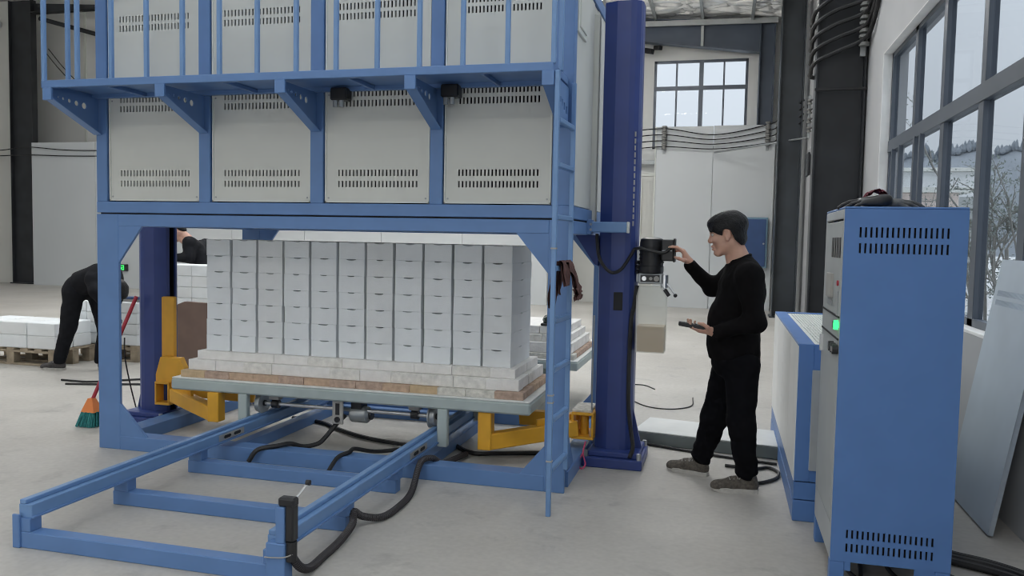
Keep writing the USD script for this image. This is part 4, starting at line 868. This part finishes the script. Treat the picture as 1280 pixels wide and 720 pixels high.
one('brown_board', cat(bp, bx(-5.1, -5.0, 7.25, 7.45, 0, .5)), 'brown', 'upright brown board with a rounded corner behind the yellow carriage', 'board')

# broom leaning on the far lift column
b = thing('broom', 'broom with teal bristles, orange head and red handle propped at the kiln corner', 'broom')
part('handle', rod((-4.672, 5.17, .20), (-4.385, 5.315, 1.0), .014, 12), 'red', b)
part('head', m3.Manifold.hull_points(np.array([(-4.72, 5.10, .115), (-4.60, 5.10, .115), (-4.72, 5.20, .115), (-4.60, 5.20, .115), (-4.69, 5.14, .215), (-4.65, 5.14, .215), (-4.69, 5.18, .215), (-4.65, 5.18, .215)])), 'orange', b)
R = np.random.default_rng(8); br = []
for i in range(260):
    x, y = R.uniform(-4.72, -4.60), R.uniform(5.10, 5.20); dx, dy = (x + 4.665) * .45 - .02, (y - 5.15) * .4
    br.append(bar((x, y, .118), (x + dx + R.normal(0, .006), y + dy + R.normal(0, .006), .004), .005, .005, 0))
bp = part('bristles', br, 'teal', b); tag(stage.GetPrimAtPath(bp), kind='stuff')

# cables lying about
def cable(label, pts, r=.011, name='floor_cable', z=None, group=None):
    one(name, tube([(p[0], p[1], (p[2] if len(p) > 2 else r + .001)) for p in pts], r, 7), 'rubber', label, 'cable', group)
cable('black cable over the base beam under the car, below the gearbox', [(-2.95, 4.60, .02), (-2.90, 4.63, .095), (-2.80, 4.70, .112), (-2.75, 4.78, .112), (-2.70, 4.87, .075), (-2.64, 4.95, .08), (-2.61, 5.0, .115), (-2.565, 5.06, .19), (-2.52, 5.12, .25)], .016)
cable('black cable crossing the floor under the middle of the kiln car', [(-3.35, 5.86), (-3.05, 5.78), (-2.85, 5.64), (-2.57, 5.47), (-2.27, 5.37), (-2.0, 5.28, .03)], .015)
cable('black cable bent up over the base beam in front of the kiln car', [(-2.36, 4.56, .02), (-2.33, 4.63, .095), (-2.29, 4.71, .112), (-2.29, 4.80, .112), (-2.22, 5.0, .05), (-2.02, 5.2, .045), (-1.95, 5.4, .02)], .014)
cable('black hose looping on the floor under the yellow arm by the ladder', [(-1.92, 5.58), (-1.76, 5.38), (-1.62, 5.28), (-1.48, 5.33), (-1.27, 5.41), (-1.0, 5.5)], .016)
cable('thin dark cable curling on the pale floor left of the man', [(-1.1, 8.5), (-.89, 8.46), (-.76, 8.45), (-.64, 8.26)], .0055)
cable('long thin cable arching over the pale floor behind the oil tank', [(-1.0, 7.9), (-.80, 7.6), (-.62, 7.35), (-.41, 7.32), (-.25, 7.52), (-.25, 7.92)], .0055)
cable('black cable looped on the floor behind the man\'s near shoe', [(.05, 5.55), (.244, 5.54), (.33, 5.59), (.385, 5.50), (.37, 5.36), (.30, 5.25), (.232, 5.20), (.12, 5.2)], .011)
cable('thin dark cable along the foot of the pale floor slab', [(-.55, 5.98), (-.1, 5.82), (.2, 5.74), (.39, 5.70)], .010)
for k, (pts, w_) in enumerate((([(.9, 4.45), (1.10, 4.27), (1.24, 4.20), (1.37, 4.09), (1.5, 3.9)], 'nearest the leaning panel'), ([(.9, 4.35), (1.10, 4.22), (1.25, 4.15), (1.38, 4.03), (1.5, 3.82)], 'second from the leaning panel'), ([(.9, 4.25), (1.10, 4.16), (1.25, 4.08), (1.35, 3.98), (1.48, 3.75)], 'third from the leaning panel'), ([(.9, 4.1), (1.02, 3.95), (1.12, 3.85), (1.2, 3.7)], 'farthest from the leaning panel'))):
    cable('thick black cable on the floor behind the tall cabinet, ' + w_, pts, .018)
for k, pts in enumerate(([(.53, 4.5), (.58, 4.0), (.64, 3.78), (.74, 3.55)], [(.70, 4.5), (.66, 4.0), (.62, 3.75), (.55, 3.5)], [(.80, 4.4), (.78, 4.0), (.86, 3.7), (.9, 3.5)])):
    cable(['cable under the tall cabinet bending towards the window', 'cable under the tall cabinet crossing the other one', 'cable under the window side of the tall cabinet'][k], pts, .010)
cable('thin dark cable trailing over the far floor, the one farther from the broom', [(-6.35, 6.62), (-6.0, 6.64), (-5.6, 6.95), (-5.2, 6.9)], .010)
cable('thin dark cable nearest the broom on the far floor', [(-6.15, 6.46), (-5.8, 6.56), (-5.4, 6.7), (-5.0, 6.62)], .010)
cable('wire loop lying on the floor behind the ladder', [(-1.25, 6.6), (-1.05, 6.75), (-.98, 6.9), (-1.05, 7.05), (-1.2, 6.95), (-1.1, 6.7), (-.95, 6.72)], .007)
one('standing_wire', tube([(-4.62, 5.6, .01), (-4.60, 5.5, .25), (-4.585, 5.42, .5), (-4.57, 5.40, .66)], .006, 6), 'rubber', 'thin dark wire standing up beside the far lift column', 'wire')
# ------------------------------------------------------------------ people: signed distance fields turned into one surface each
def s_cone(P, a, b, ra, rb):
    a, b = np.asarray(a, np.float32), np.asarray(b, np.float32); d = b - a; L2 = float(d @ d) + 1e-12
    t = np.clip(((P - a) @ d) / L2, 0, 1)
    return np.linalg.norm(P - a - t[..., None] * d, axis=-1) - (ra + (rb - ra) * t)
def s_ell(P, c, r, Rm=None):
    q = P - np.asarray(c, np.float32)
    if Rm is not None: q = q @ np.asarray(Rm, np.float32)          # columns of Rm: the ellipsoid's axes
    r = np.asarray(r, np.float32)
    k0 = np.linalg.norm(q / r, axis=-1); k1 = np.linalg.norm(q / (r * r), axis=-1)
    return k0 * (k0 - 1) / np.maximum(k1, 1e-9)
def reach(p):
    if p[0] == 'c': lo, hi = np.minimum(p[1], p[2]), np.maximum(p[1], p[2]); r = max(p[3], p[4]); return np.array(lo) - r, np.array(hi) + r
    r = max(p[2]); return np.array(p[1]) - r, np.array(p[1]) + r
def sdf_mesh(prims, h, k=.03, cut=None, disp=None, sub=(), pad=.03):
    """Smooth union of cones ('c', a, b, ra, rb[, k]) and ellipsoids ('e', centre, radii, axes[, k]); sub: the same, carved out."""
    bb = [reach(p) for p in prims]
    lo = np.min([b[0] for b in bb], 0) - pad; hi = np.max([b[1] for b in bb], 0) + pad
    n = np.ceil((hi - lo) / h).astype(int) + 1
    ax = [(lo[i] + h * np.arange(n[i])).astype(np.float32) for i in range(3)]
    D = np.full(n, .2, np.float32)
    def each(p, kk, neg):
        b = reach(p); i0 = np.maximum(((b[0] - lo - kk - 3 * h) / h).astype(int), 0); i1 = np.minimum(((b[1] - lo + kk + 3 * h) / h).astype(int) + 2, n)
        sl = tuple(slice(a, c) for a, c in zip(i0, i1))
        P = np.stack(np.meshgrid(*[ax[i][sl[i]] for i in range(3)], indexing='ij'), -1)
        d = s_cone(P, *p[1:5]) if p[0] == 'c' else s_ell(P, *p[1:4])
        A = D[sl]
        if neg: d = -d; hh = np.clip(.5 - .5 * (A - d) / kk, 0, 1); D[sl] = A + (d - A) * hh + kk * hh * (1 - hh)
        else: hh = np.clip(.5 + .5 * (A - d) / kk, 0, 1); D[sl] = A + (d - A) * hh - kk * hh * (1 - hh)
    for p in prims: each(p, p[5] if p[0] == 'c' and len(p) > 5 else p[4] if p[0] == 'e' and len(p) > 4 else k, False)
    for p in sub: each(p, p[-1] if isinstance(p[-1], float) and len(p) > (5 if p[0] == 'c' else 4) else .008, True)
    if disp is not None or cut is not None:
        P = np.stack(np.meshgrid(*ax, indexing='ij'), -1)
        if disp is not None:
            near = np.abs(D) < .06; D[near] += disp(P[near]).astype(np.float32)
        if cut is not None: D = np.maximum(D, cut(P).astype(np.float32))
    return surface_nets(D, lo, h)
def surface_nets(D, lo, h):
    S = D < 0; n = np.array(D.shape)
    c = np.zeros(tuple(n - 1), np.int8)
    for o in np.ndindex(2, 2, 2): c += S[o[0]:n[0] - 1 + o[0], o[1]:n[1] - 1 + o[1], o[2]:n[2] - 1 + o[2]]
    act = np.argwhere((c > 0) & (c < 8)); idx = np.full(tuple(n - 1), -1, np.int64); idx[tuple(act.T)] = np.arange(len(act))
    acc = np.zeros((len(act), 3)); cnt = np.zeros(len(act))
    for a in range(3):
        e = np.eye(3, dtype=int)[a]; o1, o2 = [np.eye(3, dtype=int)[b] for b in range(3) if b != a]
        for s in (0, 1):
            for t in (0, 1):
                p = act + s * o1 + t * o2; q = p + e
                d0, d1 = D[tuple(p.T)], D[tuple(q.T)]; x = (d0 < 0) != (d1 < 0)
                w = np.where(x, d0 / np.where(x, d0 - d1, 1), 0)
                acc[x] += (p + w[:, None] * e)[x]; cnt[x] += 1
    v = lo + h * acc / np.maximum(cnt, 1)[:, None]; F = []
    for a in range(3):
        e = np.eye(3, dtype=int)[a]; o1, o2 = np.eye(3, dtype=int)[(a + 1) % 3], np.eye(3, dtype=int)[(a + 2) % 3]
        A = np.take(S, range(0, n[a] - 1), a); B = np.take(S, range(1, n[a]), a)
        p = np.argwhere(A != B); p = p[(p[:, (a + 1) % 3] > 0) & (p[:, (a + 2) % 3] > 0) & (p[:, (a + 1) % 3] < n[(a + 1) % 3] - 1) & (p[:, (a + 2) % 3] < n[(a + 2) % 3] - 1)]
        q = [idx[tuple((p - s * o1 - t * o2).T)] for s, t in ((1, 1), (0, 1), (0, 0), (1, 0))]
        f = np.stack(q, 1); fl = S[tuple(p.T)]
        F.append(np.where(fl[:, None], f, f[:, ::-1]))
    f = np.vstack(F); f = f[(f >= 0).all(1)]
    return trimesh.Trimesh(v, np.vstack([f[:, [0, 1, 2]], f[:, [0, 2, 3]]]), process=False)
def joined(meshes):
    """One continuous surface out of overlapping closed ones."""
    try:
        ms = [m3.Manifold(m3.Mesh(m.vertices.astype(np.float32), m.faces.astype(np.uint32))) for m in meshes]
        if any(m.status() != m3.Error.NoError for m in ms): raise ValueError
        g = m3.Manifold.batch_boolean(ms, m3.OpType.Add).to_mesh()
        return trimesh.Trimesh(g.vert_properties[:, :3], g.tri_verts, process=False)
    except Exception:
        return cat(*meshes)
def unit(v): v = np.asarray(v, float); return v / np.linalg.norm(v)
def axes(fwd, up=(0, 0, 1)):
    """Columns: forward, to the person's left, up."""
    f = unit(fwd); l = unit(np.cross(up, f)); return np.stack([f, l, np.cross(f, l)], 1)
def head_parts(c, fwd, up=(0, 0, 1), h=.004, s=1.0):
    """Skin mesh, hair mesh, eye meshes of a head whose middle (between the ears) is c."""
    Rm = axes(fwd, up); W = lambda x, y, z: np.asarray(c) + s * (Rm @ V(x, y, z))
    E = lambda p, r, k=.02: ('e', W(*p), np.array(r) * s, Rm, k * s)
    C = lambda a, b, ra, rb, k=.015: ('c', W(*a), W(*b), ra * s, rb * s, k * s)
    pr = [E((-.012, 0, .045), (.098, .077, .083)), E((.032, 0, -.02), (.060, .062, .085)), C((-.02, .05, -.045), (.060, .018, -.098), .026, .022), C((-.02, -.05, -.045), (.060, -.018, -.098), .026, .022),
          E((.074, 0, -.098), (.018, .022, .016)), C((.088, 0, .022), (.104, 0, -.018), .0085, .0115, .012), C((.104, 0, -.021), (.098, .012, -.026), .010, .008, .01), C((.104, 0, -.021), (.098, -.012, -.026), .010, .008, .01),
          C((.080, .036, .036), (.088, .008, .034), .010, .010), C((.080, -.036, .036), (.088, -.008, .034), .010, .010),
          E((.066, .040, -.018), (.026, .022, .020)), E((.066, -.040, -.018), (.026, .022, .020)),
          C((.083, .020, -.060), (.094, 0, -.056), .006, .0075, .008), C((.083, -.020, -.060), (.094, 0, -.056), .006, .0075, .008), C((.081, .017, -.071), (.091, 0, -.072), .006, .008, .008), C((.081, -.017, -.071), (.091, 0, -.072), .006, .008, .008),
          C((-.025, 0, -.05), (-.055, 0, -.16), .056, .062, .04)]
    for q in (1, -1):
        pr += [E((-.008, .080 * q, .002), (.020, .009, .033), .008), C((-.016, .086 * q, .024), (.004, .085 * q, .030), .006, .005, .006), C((-.022, .087 * q, .018), (-.018, .086 * q, -.012), .006, .005, .006), E((-.004, .081 * q, -.026), (.010, .008, .011), .006)]
    sub = [E((.098, .032, .014), (.014, .016, .010), .008), E((.098, -.032, .014), (.014, .016, .010), .008), E((.001, .092, .006), (.010, .009, .019), .004), E((.001, -.092, .006), (.010, .009, .019), .004), E((.104, 0, -.0645), (.012, .024, .0022), .004)]
    skin = sdf_mesh(pr, h, sub=sub)
    inv = lambda P: (P - np.asarray(c, np.float32)) @ Rm.astype(np.float32) / s
    def cut(P):
        q = inv(P); x, y, z = q[..., 0], q[..., 1], q[..., 2]
        line = np.interp(x, [-.12, -.075, -.045, -.028, -.006, .014, .022, .05, .075, .115], [-.075, -.07, -.03, .028, .038, .034, .0, .012, .030, .028])
        return (line - z) * s * .8
    hair = [E((-.016, 0, .056), (.112, .091, .092)), E((-.055, 0, .0), (.062, .078, .085)), E((.045, 0, .075), (.068, .066, .048)), C((.055, .045, .055), (.084, -.03, .05), .028, .026)]
    hm = sdf_mesh(hair, h, cut=cut, disp=lambda P: .006 * (meshkit.noise(inv(P) * V(16, 55, 30), 3) - .5) + .012 * (meshkit.noise(inv(P) * 14, 5) - .5))
    eyes = [trimesh.creation.icosphere(2, .0115 * s).apply_translation(W(.079, .032 * q, .013)) for q in (1, -1)]
    brows = [tube([W(.094, .012 * q, .032), W(.093, .030 * q, .038), W(.082, .047 * q, .032)], .0045 * s, 6) for q in (1, -1)]
    return skin, hm, eyes, brows, W
def hand_prims(w, fwd, thumb, curls, tcurl=.5, s=1.0, spread=.10):
    """A hand at wrist w. fwd: along the palm; thumb: side of the thumb; curls: per finger three bend angles towards the palm."""
    f = unit(fwd); t = np.asarray(thumb, float); t = unit(t - f * (t @ f)); n = np.cross(f, t)      # n is flipped by the caller through 'thumb' handedness
    return f, t, n
def hand_mesh(w, fwd, thumb, palm, curls, tdir, s=1.0, h=.003):
    f = unit(fwd); t = np.asarray(thumb, float); t = unit(t - f * (t @ f)); p = np.asarray(palm, float); p = unit(p - f * (p @ f) - t * (p @ t))
    w = np.asarray(w, float); L = lambda a, b, c_: w + s * (a * f + b * t + c_ * p)
    pr = [('c', L(-.012, 0, 0), L(.005, 0, 0), .026 * s, .026 * s, .02)]
    kn = [L(.088, .030, 0), L(.092, .010, -.003), L(.087, -.011, -.002), L(.078, -.030, .002)]
    for k_, wb in zip(kn, (.018, .006, -.006, -.016)): pr.append(('c', L(.01, wb, .0), k_, .017 * s, .0125 * s, .016))
    pr.append(('c', L(.02, -.02, .010), L(.06, -.026, .008), .014 * s, .012 * s, .016)); pr.append(('c', L(.02, .018, .012), L(.055, .022, .010), .016 * s, .013 * s, .016))
    rot = lambda v, a, q: v * math.cos(q) + np.cross(a, v) * math.sin(q) + a * (a @ v) * (1 - math.cos(q))
    ax_ = unit(np.cross(f, p))
    for k_, ln, cu_, spr, r in zip(kn, ((.043, .026, .021), (.047, .030, .022), (.043, .028, .021), (.034, .021, .019)), curls, (.10, .02, -.06, -.16), (.0092, .0095, .009, .008)):
        d = unit(f + spr * t); a = k_
        for i in range(3):
            d = rot(d, ax_, cu_[i]); b = a + s * ln[i] * d
            pr.append(('c', a, b, (r + .0005 - .0006 * i) * s, (r - .0006 * i - .0004) * s, .004)); a = b
    a = L(.022, .026, .008)
    for ln, dd, r0, r1 in ((.042, tdir[0], .0155, .012), (.032, tdir[1], .0115, .0105), (.026, tdir[2], .0105, .0085)):
        d = unit(dd[0] * f + dd[1] * t + dd[2] * p); b = a + s * ln * d; pr.append(('c', a, b, r0 * s, r1 * s, .008)); a = b
    return sdf_mesh(pr, h, k=.006)
def torso_prims(hip, chest, lat, rh, rc, wh, wc, bend=None):
    out = []
    for q in (-1, 1): out.append(('c', hip + q * lat * wh, chest + q * lat * wc, rh, rc, .06))
    return out
def folds(amp, sc, seed, st=(1, 1, 1)):
    return lambda P: amp * (meshkit.fbm(P * np.array(st, np.float32) * sc, 3, seed) - .5) * 2
def shoe(heel, toe, name, parent, m='shoe', s=1.0, h=.004):
    heel, toe = np.asarray(heel, float), np.asarray(toe, float); L = np.linalg.norm(toe - heel); f = (toe - heel) / L; Rm = axes(f); W = lambda x, y, z: heel + Rm @ V(x * L, y, z)
    up = sdf_mesh([('c', W(.14, 0, .048), W(.16, 0, .085), .036, .036), ('c', W(.14, 0, .045), W(.55, 0, .045), .036, .040), ('c', W(.55, 0, .045), W(.86, .006, .034), .040, .030), ('c', W(.22, 0, .085), W(.52, 0, .062), .033, .028), ('e', W(.84, .004, .032), (.045, .040, .028), Rm)],
                  h, k=.02, cut=lambda P: .018 - P[..., 2])
    u = part(name, up, m, parent, smooth=True)
    out = Polygon([(.0, 0), (.02, .028), (.12, .036), (.35, .034), (.6, .044), (.8, .044), (.93, .032), (1.0, .006), (.99, -.015), (.9, -.032), (.75, -.040), (.55, -.036), (.35, -.031), (.12, -.034), (.02, -.026)])
    so = prism(out, 'xy', 0, .026); v = so.vertices; so.vertices = np.array([W(x, y, z + (.012 * max(0, (x - .8) / .2) ** 2 if True else 0)) for x, y, z in v])
    part('sole', so, 'sole', u)
    lc = [tube([W(x, .030, .078 + .05 * (.6 - x)), W(x + .02, 0, .102 - .06 * (x - .3) + .004), W(x, -.030, .078 + .05 * (.6 - x))], .003, 5) for x in (.36, .44, .52, .60)] + [tube([W(.34, .0, .10), W(.36, .03, .115), W(.42, .035, .085)], .003, 5), tube([W(.34, 0, .10), W(.38, -.03, .112), W(.44, -.034, .082)], .003, 5)]
    for l_ in lc: part('lace', l_, 'lace', u)
    return u

# --- the man at the pump
man = thing('person', 'person in a black sweater reaching out to the pump motor, black remote in hand', 'person')
HC = V(.012, 5.165, 1.548)
skin_h, hair, eyes, brows, W = head_parts(HC, (-1, .10, -.16), (-.16, .0, 1), h=.0035, s=1.03)
nb = V(.095, 5.17, 1.36)
shL, elL, wrL = V(.150, 4.985, 1.305), V(.185, 4.925, 1.045), V(-.035, 5.0, .963)
shR, elR, wrR = V(.075, 5.35, 1.305), V(-.072, 5.47, 1.205), V(-.212, 5.36, 1.352)
hipL, knL, anL = V(.125, 5.075, .76), V(.128, 5.04, .44), V(.172, 5.03, .085)
hipR, knR, anR = V(.055, 5.27, .76), V(-.022, 5.295, .40), V(-.098, 5.318, .085)
core = sdf_mesh([('c', nb + V(-.02, 0, .0), HC + V(.03, 0, -.05), .060, .055), ('e', (.11, 5.17, 1.20), (.11, .15, .17), np.eye(3)), ('e', (.075, 5.17, .95), (.11, .14, .22), np.eye(3)), ('c', nb, shL, .05, .055), ('c', nb, shR, .05, .055),
                 ('c', shL, elL, .042, .032), ('c', elL, wrL, .032, .027), ('c', shR, elR, .040, .030), ('c', elR, wrR, .030, .027), ('c', hipL, knL, .08, .055), ('c', knL, anL, .052, .036), ('c', hipR, knR, .08, .055), ('c', knR, anR, .052, .036)], .010, k=.03)
hl = hand_mesh(wrL + V(-.012, 0, .001), (-1, -.05, .10), (.1, -1, .12), (0, 0, 1), [(.25, .5, .4), (.30, .55, .4), (.35, .6, .45), (.4, .65, .5)], ((.55, .75, .35), (.9, .25, .45), (1, -.15, .15)), .98)
hr = hand_mesh(wrR + V(-.002, -.004, .016), (-.52, -.10, .85), (-.10, -1, .05), (-.8, .1, -.5), [(.35, .45, .25), (.5, .45, .3), (.62, .5, .3), (.72, .55, .35)], ((.45, .8, .3), (.75, .2, .6), (.8, -.05, .7)), .98)
part('body', joined([core, skin_h, hl, hr]), 'skin', man, smooth=True)
part('hair', hair, 'hair', man, smooth=True)
for e in eyes:
    ball = part('eye', e, 'lace', man, smooth=True); c_ = e.vertices.mean(0) + .0035 * unit(V(-1, .10, -.2)); part('iris', trimesh.creation.icosphere(2, .0092).apply_translation(c_), 'eye', ball, smooth=True)
for b_ in brows: part('eyebrow', b_, 'hair', man, smooth=True)
def neck_cut(P):     # collar and cuffs: clean openings
    d = (P - (nb + V(-.005, 0, .045)).astype(np.float32)) @ unit(V(-.42, 0, 1)).astype(np.float32)
    far = np.linalg.norm(P - nb.astype(np.float32), axis=-1) - .16
    return np.maximum(np.maximum(np.minimum(d, -far), .778 + .05 * (P[..., 0] - .08) * -1 - P[..., 2]), -9)
sw = [('e', (.112, 5.17, 1.215), (.140, .185, .19), np.eye(3), .05), ('e', (.068, 5.17, 1.0), (.158, .172, .20), np.eye(3), .06), ('e', (.078, 5.17, .84), (.158, .178, .17), np.eye(3), .06), ('c', nb + V(.02, 0, -.01), shL, .068, .078, .05), ('c', nb, shR, .066, .076, .05),
      ('c', nb + V(.0, 0, -.05), nb + V(-.012, 0, .05), .075, .066, .03), ('c', shL, elL, .078, .062, .03), ('c', elL, wrL + V(.01, 0, 0), .060, .040, .03), ('c', shR, elR, .072, .055, .03), ('c', elR, wrR, .054, .040, .03)]
part('sweater', sdf_mesh(sw, .0085, cut=neck_cut, disp=folds(.013, 10, 21, (1.3, 1.3, .8))), 'sweater', man, smooth=True)
part('collar', tube([nb + V(-.005, 0, .044) + .066 * (math.cos(a) * unit(V(1, 0, .42)) + math.sin(a) * V(0, 1, 0)) for a in np.linspace(0, 6.2832, 13)], .012, 8), 'sweater', man, smooth=True)
for w_, d in ((wrL, elL), (wrR, elR)): part('cuff', rod(w_ + unit(d - w_) * -.004, w_ + unit(d - w_) * .05, .041, 18), 'sweater', man, smooth=30)
tr_ = [('e', (.085, 5.17, .775), (.148, .172, .12), np.eye(3), .05), ('c', hipL, knL, .105, .083, .03), ('c', knL, anL + V(0, 0, .05), .083, .068, .03), ('c', hipR, knR, .105, .082, .03), ('c', knR, anR + V(0, 0, .05), .082, .067, .03)]
part('trousers', sdf_mesh(tr_, .0085, cut=lambda P: np.maximum(.052 - P[..., 2], P[..., 2] - .84), disp=lambda P: folds(.012, 10, 31, (1, 1, 1.3))(P) + .007 * np.sin(P[..., 2] * 95 + 5 * P[..., 0] * 10) * np.clip((.26 - P[..., 2]) / .2, 0, 1)), 'trouser', man, smooth=True)
shoe((.245, 5.035, 0), (-.038, 5.005, 0), 'shoe', man); shoe((-.052, 5.300, 0), (-.322, 5.385, 0), 'shoe', man)
rm = thing('remote_control', 'black handheld remote with pale buttons held by the man at the pump', 'remote control', (-.172, 4.985, .998), 5, roty=9)
part('case', bx(-.085, .080, -.032, .032, -.012, .013, .005), 'black', rm)
for i in range(5):
    for j in (-1, 0, 1): part('button', bx(-.062 + .024 * i, -.050 + .024 * i, .016 * j - .005, .016 * j + .005, .013, .016, .001), 'lace' if (i, j) in ((2, 0), (1, -1)) else 'steel' if i == 0 else 'rubber', rm)

# --- the worker bending over the pallets
bend = thing('person', 'person in dark overalls bending far forward over the pallets beyond the kiln', 'person')
hip = V(-6.66, 7.22, .90); ch = V(-6.36, 7.22, 1.03); lat = V(0, -1, 0)
fl, fr = V(-6.90, 7.12, 0), V(-6.46, 7.30, 0)
skb, hab, eyb, brb, _ = head_parts(V(-6.22, 7.22, .86), (.35, 0, -.93), (.93, 0, .35), h=.007)
sL, eL, wL = V(-6.33, 7.03, .99), V(-6.17, 6.98, .86), V(-6.13, 7.0, .80)
sR, eR, wR = V(-6.36, 7.38, .98), V(-6.36, 7.40, .78), V(-6.33, 7.32, .60)
L1, R1 = V(-6.66, 7.12, .84), V(-6.56, 7.34, .84); kL, kR = V(-6.73, 7.12, .47), V(-6.48, 7.37, .45)
eL = V(-6.25, 6.96, .88); wL = V(-6.18, 7.00, .76)
cb = sdf_mesh([('e', (-6.51, 7.22, .965), (.20, .14, .10), np.stack([unit(ch - hip), V(0, 1, 0), np.cross(unit(ch - hip), V(0, 1, 0))], 1)), ('c', V(-6.34, 7.22, 1.0), V(-6.24, 7.22, .92), .05, .05), ('c', sL, eL, .05, .04), ('c', eL, wL, .04, .03), ('c', sR, eR, .05, .04), ('c', eR, wR, .04, .03), ('c', L1, kL, .08, .055), ('c', kL, fl + V(.04, 0, .09), .05, .035), ('c', R1, kR, .08, .055), ('c', kR, fr + V(-.04, 0, .09), .05, .035), ('c', ch, sL, .05, .05), ('c', ch, sR, .05, .05)], .012)
gl = [hand_mesh(w_, (.35, 0, -.9), (.5, sgn * -.8, 0), (-.6, 0, -.3), [(.5, .6, .4)] * 4, ((.5, .7, .4), (.8, .3, .4), (.9, 0, .4)), h=.005) for w_, sgn in ((wL, 1), (wR, -1))]
part('body', joined([cb, skb]), 'skin', bend, smooth=True); part('hair', hab, 'hair', bend, smooth=True)
for g_ in gl: part('glove', g_, 'black', bend, smooth=True)
jk = torso_prims(hip + V(-.02, 0, .0), ch, lat, .135, .125, .05, .08) + [('c', ch, sL, .09, .082, .04), ('c', ch, sR, .09, .082, .04), ('c', sL, eL, .075, .06), ('c', eL, wL, .058, .045), ('c', sR, eR, .075, .06), ('c', eR, wR, .058, .045)]
nn = unit(ch - hip)
part('jacket', sdf_mesh(jk, .011, cut=lambda P: (hip.astype(np.float32) + .06 * nn.astype(np.float32) - P) @ nn.astype(np.float32), disp=folds(.012, 8, 41)), 'suit', bend, smooth=True)
tb = [('e', hip + V(-.0, 0, -.01), (.16, .175, .15), np.eye(3), .05), ('c', L1, kL, .11, .082), ('c', kL, fl + V(.05, 0, .11), .08, .062), ('c', R1, kR, .11, .082), ('c', kR, fr + V(-.03, 0, .11), .08, .062)]
part('trousers', sdf_mesh(tb, .011, cut=lambda P: np.maximum(.07 - P[..., 2], (P - (hip + .10 * nn).astype(np.float32)) @ nn.astype(np.float32)), disp=folds(.012, 8, 43)), 'suit', bend, smooth=True)
shoe(fl + V(.10, .02, 0), fl + V(-.17, -.02, 0), 'shoe', bend, 'shoe_dark', h=.006); shoe(fr + V(-.06, .02, 0), fr + V(.20, -.02, 0), 'shoe', bend, 'shoe_dark', h=.006)

# --- the worker standing behind the block stack
st = thing('person', 'person in a black jacket leaning over the block pile behind the white stack', 'person')
hp_, ch_ = V(-6.12, 8.78, .90), V(-6.30, 8.72, 1.28)
hd = V(-6.58, 8.70, 1.52)
sks, has, eys, brs, _ = head_parts(hd, (-.75, -.25, -.55), (-.5, 0, .85), h=.006)
aL, bL, cL = V(-6.28, 8.54, 1.37), V(-6.24, 8.47, 1.20), V(-6.40, 8.46, 1.19)
aR, bR, cR = V(-6.32, 8.90, 1.34), V(-6.46, 8.9, 1.2), V(-6.52, 8.66, 1.19)
g1, g2 = V(-6.13, 8.68, .87), V(-6.10, 8.88, .87); k1, k2 = V(-6.16, 8.68, .48), V(-6.10, 8.9, .48); f1, f2 = V(-6.13, 8.68, .08), V(-6.06, 8.9, .08)
cs = sdf_mesh([('c', hp_, ch_, .11, .11), ('c', ch_, hd + V(.03, 0, -.06), .06, .055), ('c', aL, bL, .05, .04), ('c', bL, cL, .04, .03), ('c', aR, bR, .05, .04), ('c', bR, cR, .04, .03), ('c', g1, k1, .08, .055), ('c', k1, f1, .05, .035), ('c', g2, k2, .08, .055), ('c', k2, f2, .05, .035), ('c', ch_, aL, .05, .05), ('c', ch_, aR, .05, .05)], .012)
hs = [hand_mesh(w_, (-1, .1, -.25), (0, .6, .8), (.0, .3, -1), [(.4, .5, .3)] * 4, ((.5, .7, .4), (.8, .3, .4), (.9, 0, .4)), h=.005) for w_ in (cL, cR)]
part('body', joined([cs, sks] + hs), 'skin', st, smooth=True); part('hair', has, 'hair', st, smooth=True)
tj = torso_prims(hp_, ch_, V(.15, -1, 0), .14, .125, .05, .08) + [('c', ch_, aL, .09, .085, .04), ('c', ch_, aR, .09, .085, .04), ('c', aL, bL, .078, .066), ('c', bL, cL, .064, .05), ('c', aR, bR, .078, .066), ('c', bR, cR, .064, .05)]
part('jacket', sdf_mesh(tj, .011, cut=lambda P: .82 - P[..., 2], disp=folds(.014, 8, 51)), 'suit', st, smooth=True)
tt = [('e', hp_, (.15, .18, .13), np.eye(3), .05), ('c', g1, k1, .105, .08), ('c', k1, f1 + V(0, 0, .04), .08, .065), ('c', g2, k2, .105, .08), ('c', k2, f2 + V(0, 0, .04), .08, .065)]
part('trousers', sdf_mesh(tt, .012, cut=lambda P: np.maximum(.07 - P[..., 2], P[..., 2] - .95), disp=folds(.012, 8, 53)), 'suit', st, smooth=True)
shoe((-6.04, 8.68, 0), (-6.30, 8.66, 0), 'shoe', st, 'shoe_dark', h=.006); shoe((-5.98, 8.9, 0), (-6.24, 8.9, 0), 'shoe', st, 'shoe_dark', h=.006)

# gloves on the tall cabinet, shaped like the hands they fit
def glove_mesh(w, f, t, p, s=1.0): return hand_mesh(w, f, t, p, [(.15, .25, .2), (.1, .3, .2), (.2, .3, .2), (.3, .3, .2)], ((.6, .6, .5), (.9, .2, .3), (1, 0, .1)), s, .005)
part('glove', glove_mesh((.655, 3.93, 1.692), (1, -.1, .02), (0, 1, .2), (0, 0, -1), 1.0), 'glove', GLOVES_ON_CABINET, smooth=True)
part('glove', glove_mesh((.665, 3.86, 1.700), (-1, .1, -.06), (0, 1, .2), (0, 0, -1), 1.0), 'black', GLOVES_ON_CABINET, smooth=True)
part('cuff', cloth([(.60, 3.93, 1.72), (.625, 3.93, 1.742), (.66, 3.93, 1.738), (.685, 3.93, 1.71)], .11, .01, 2), 'maroon', GLOVES_ON_CABINET, smooth=True)
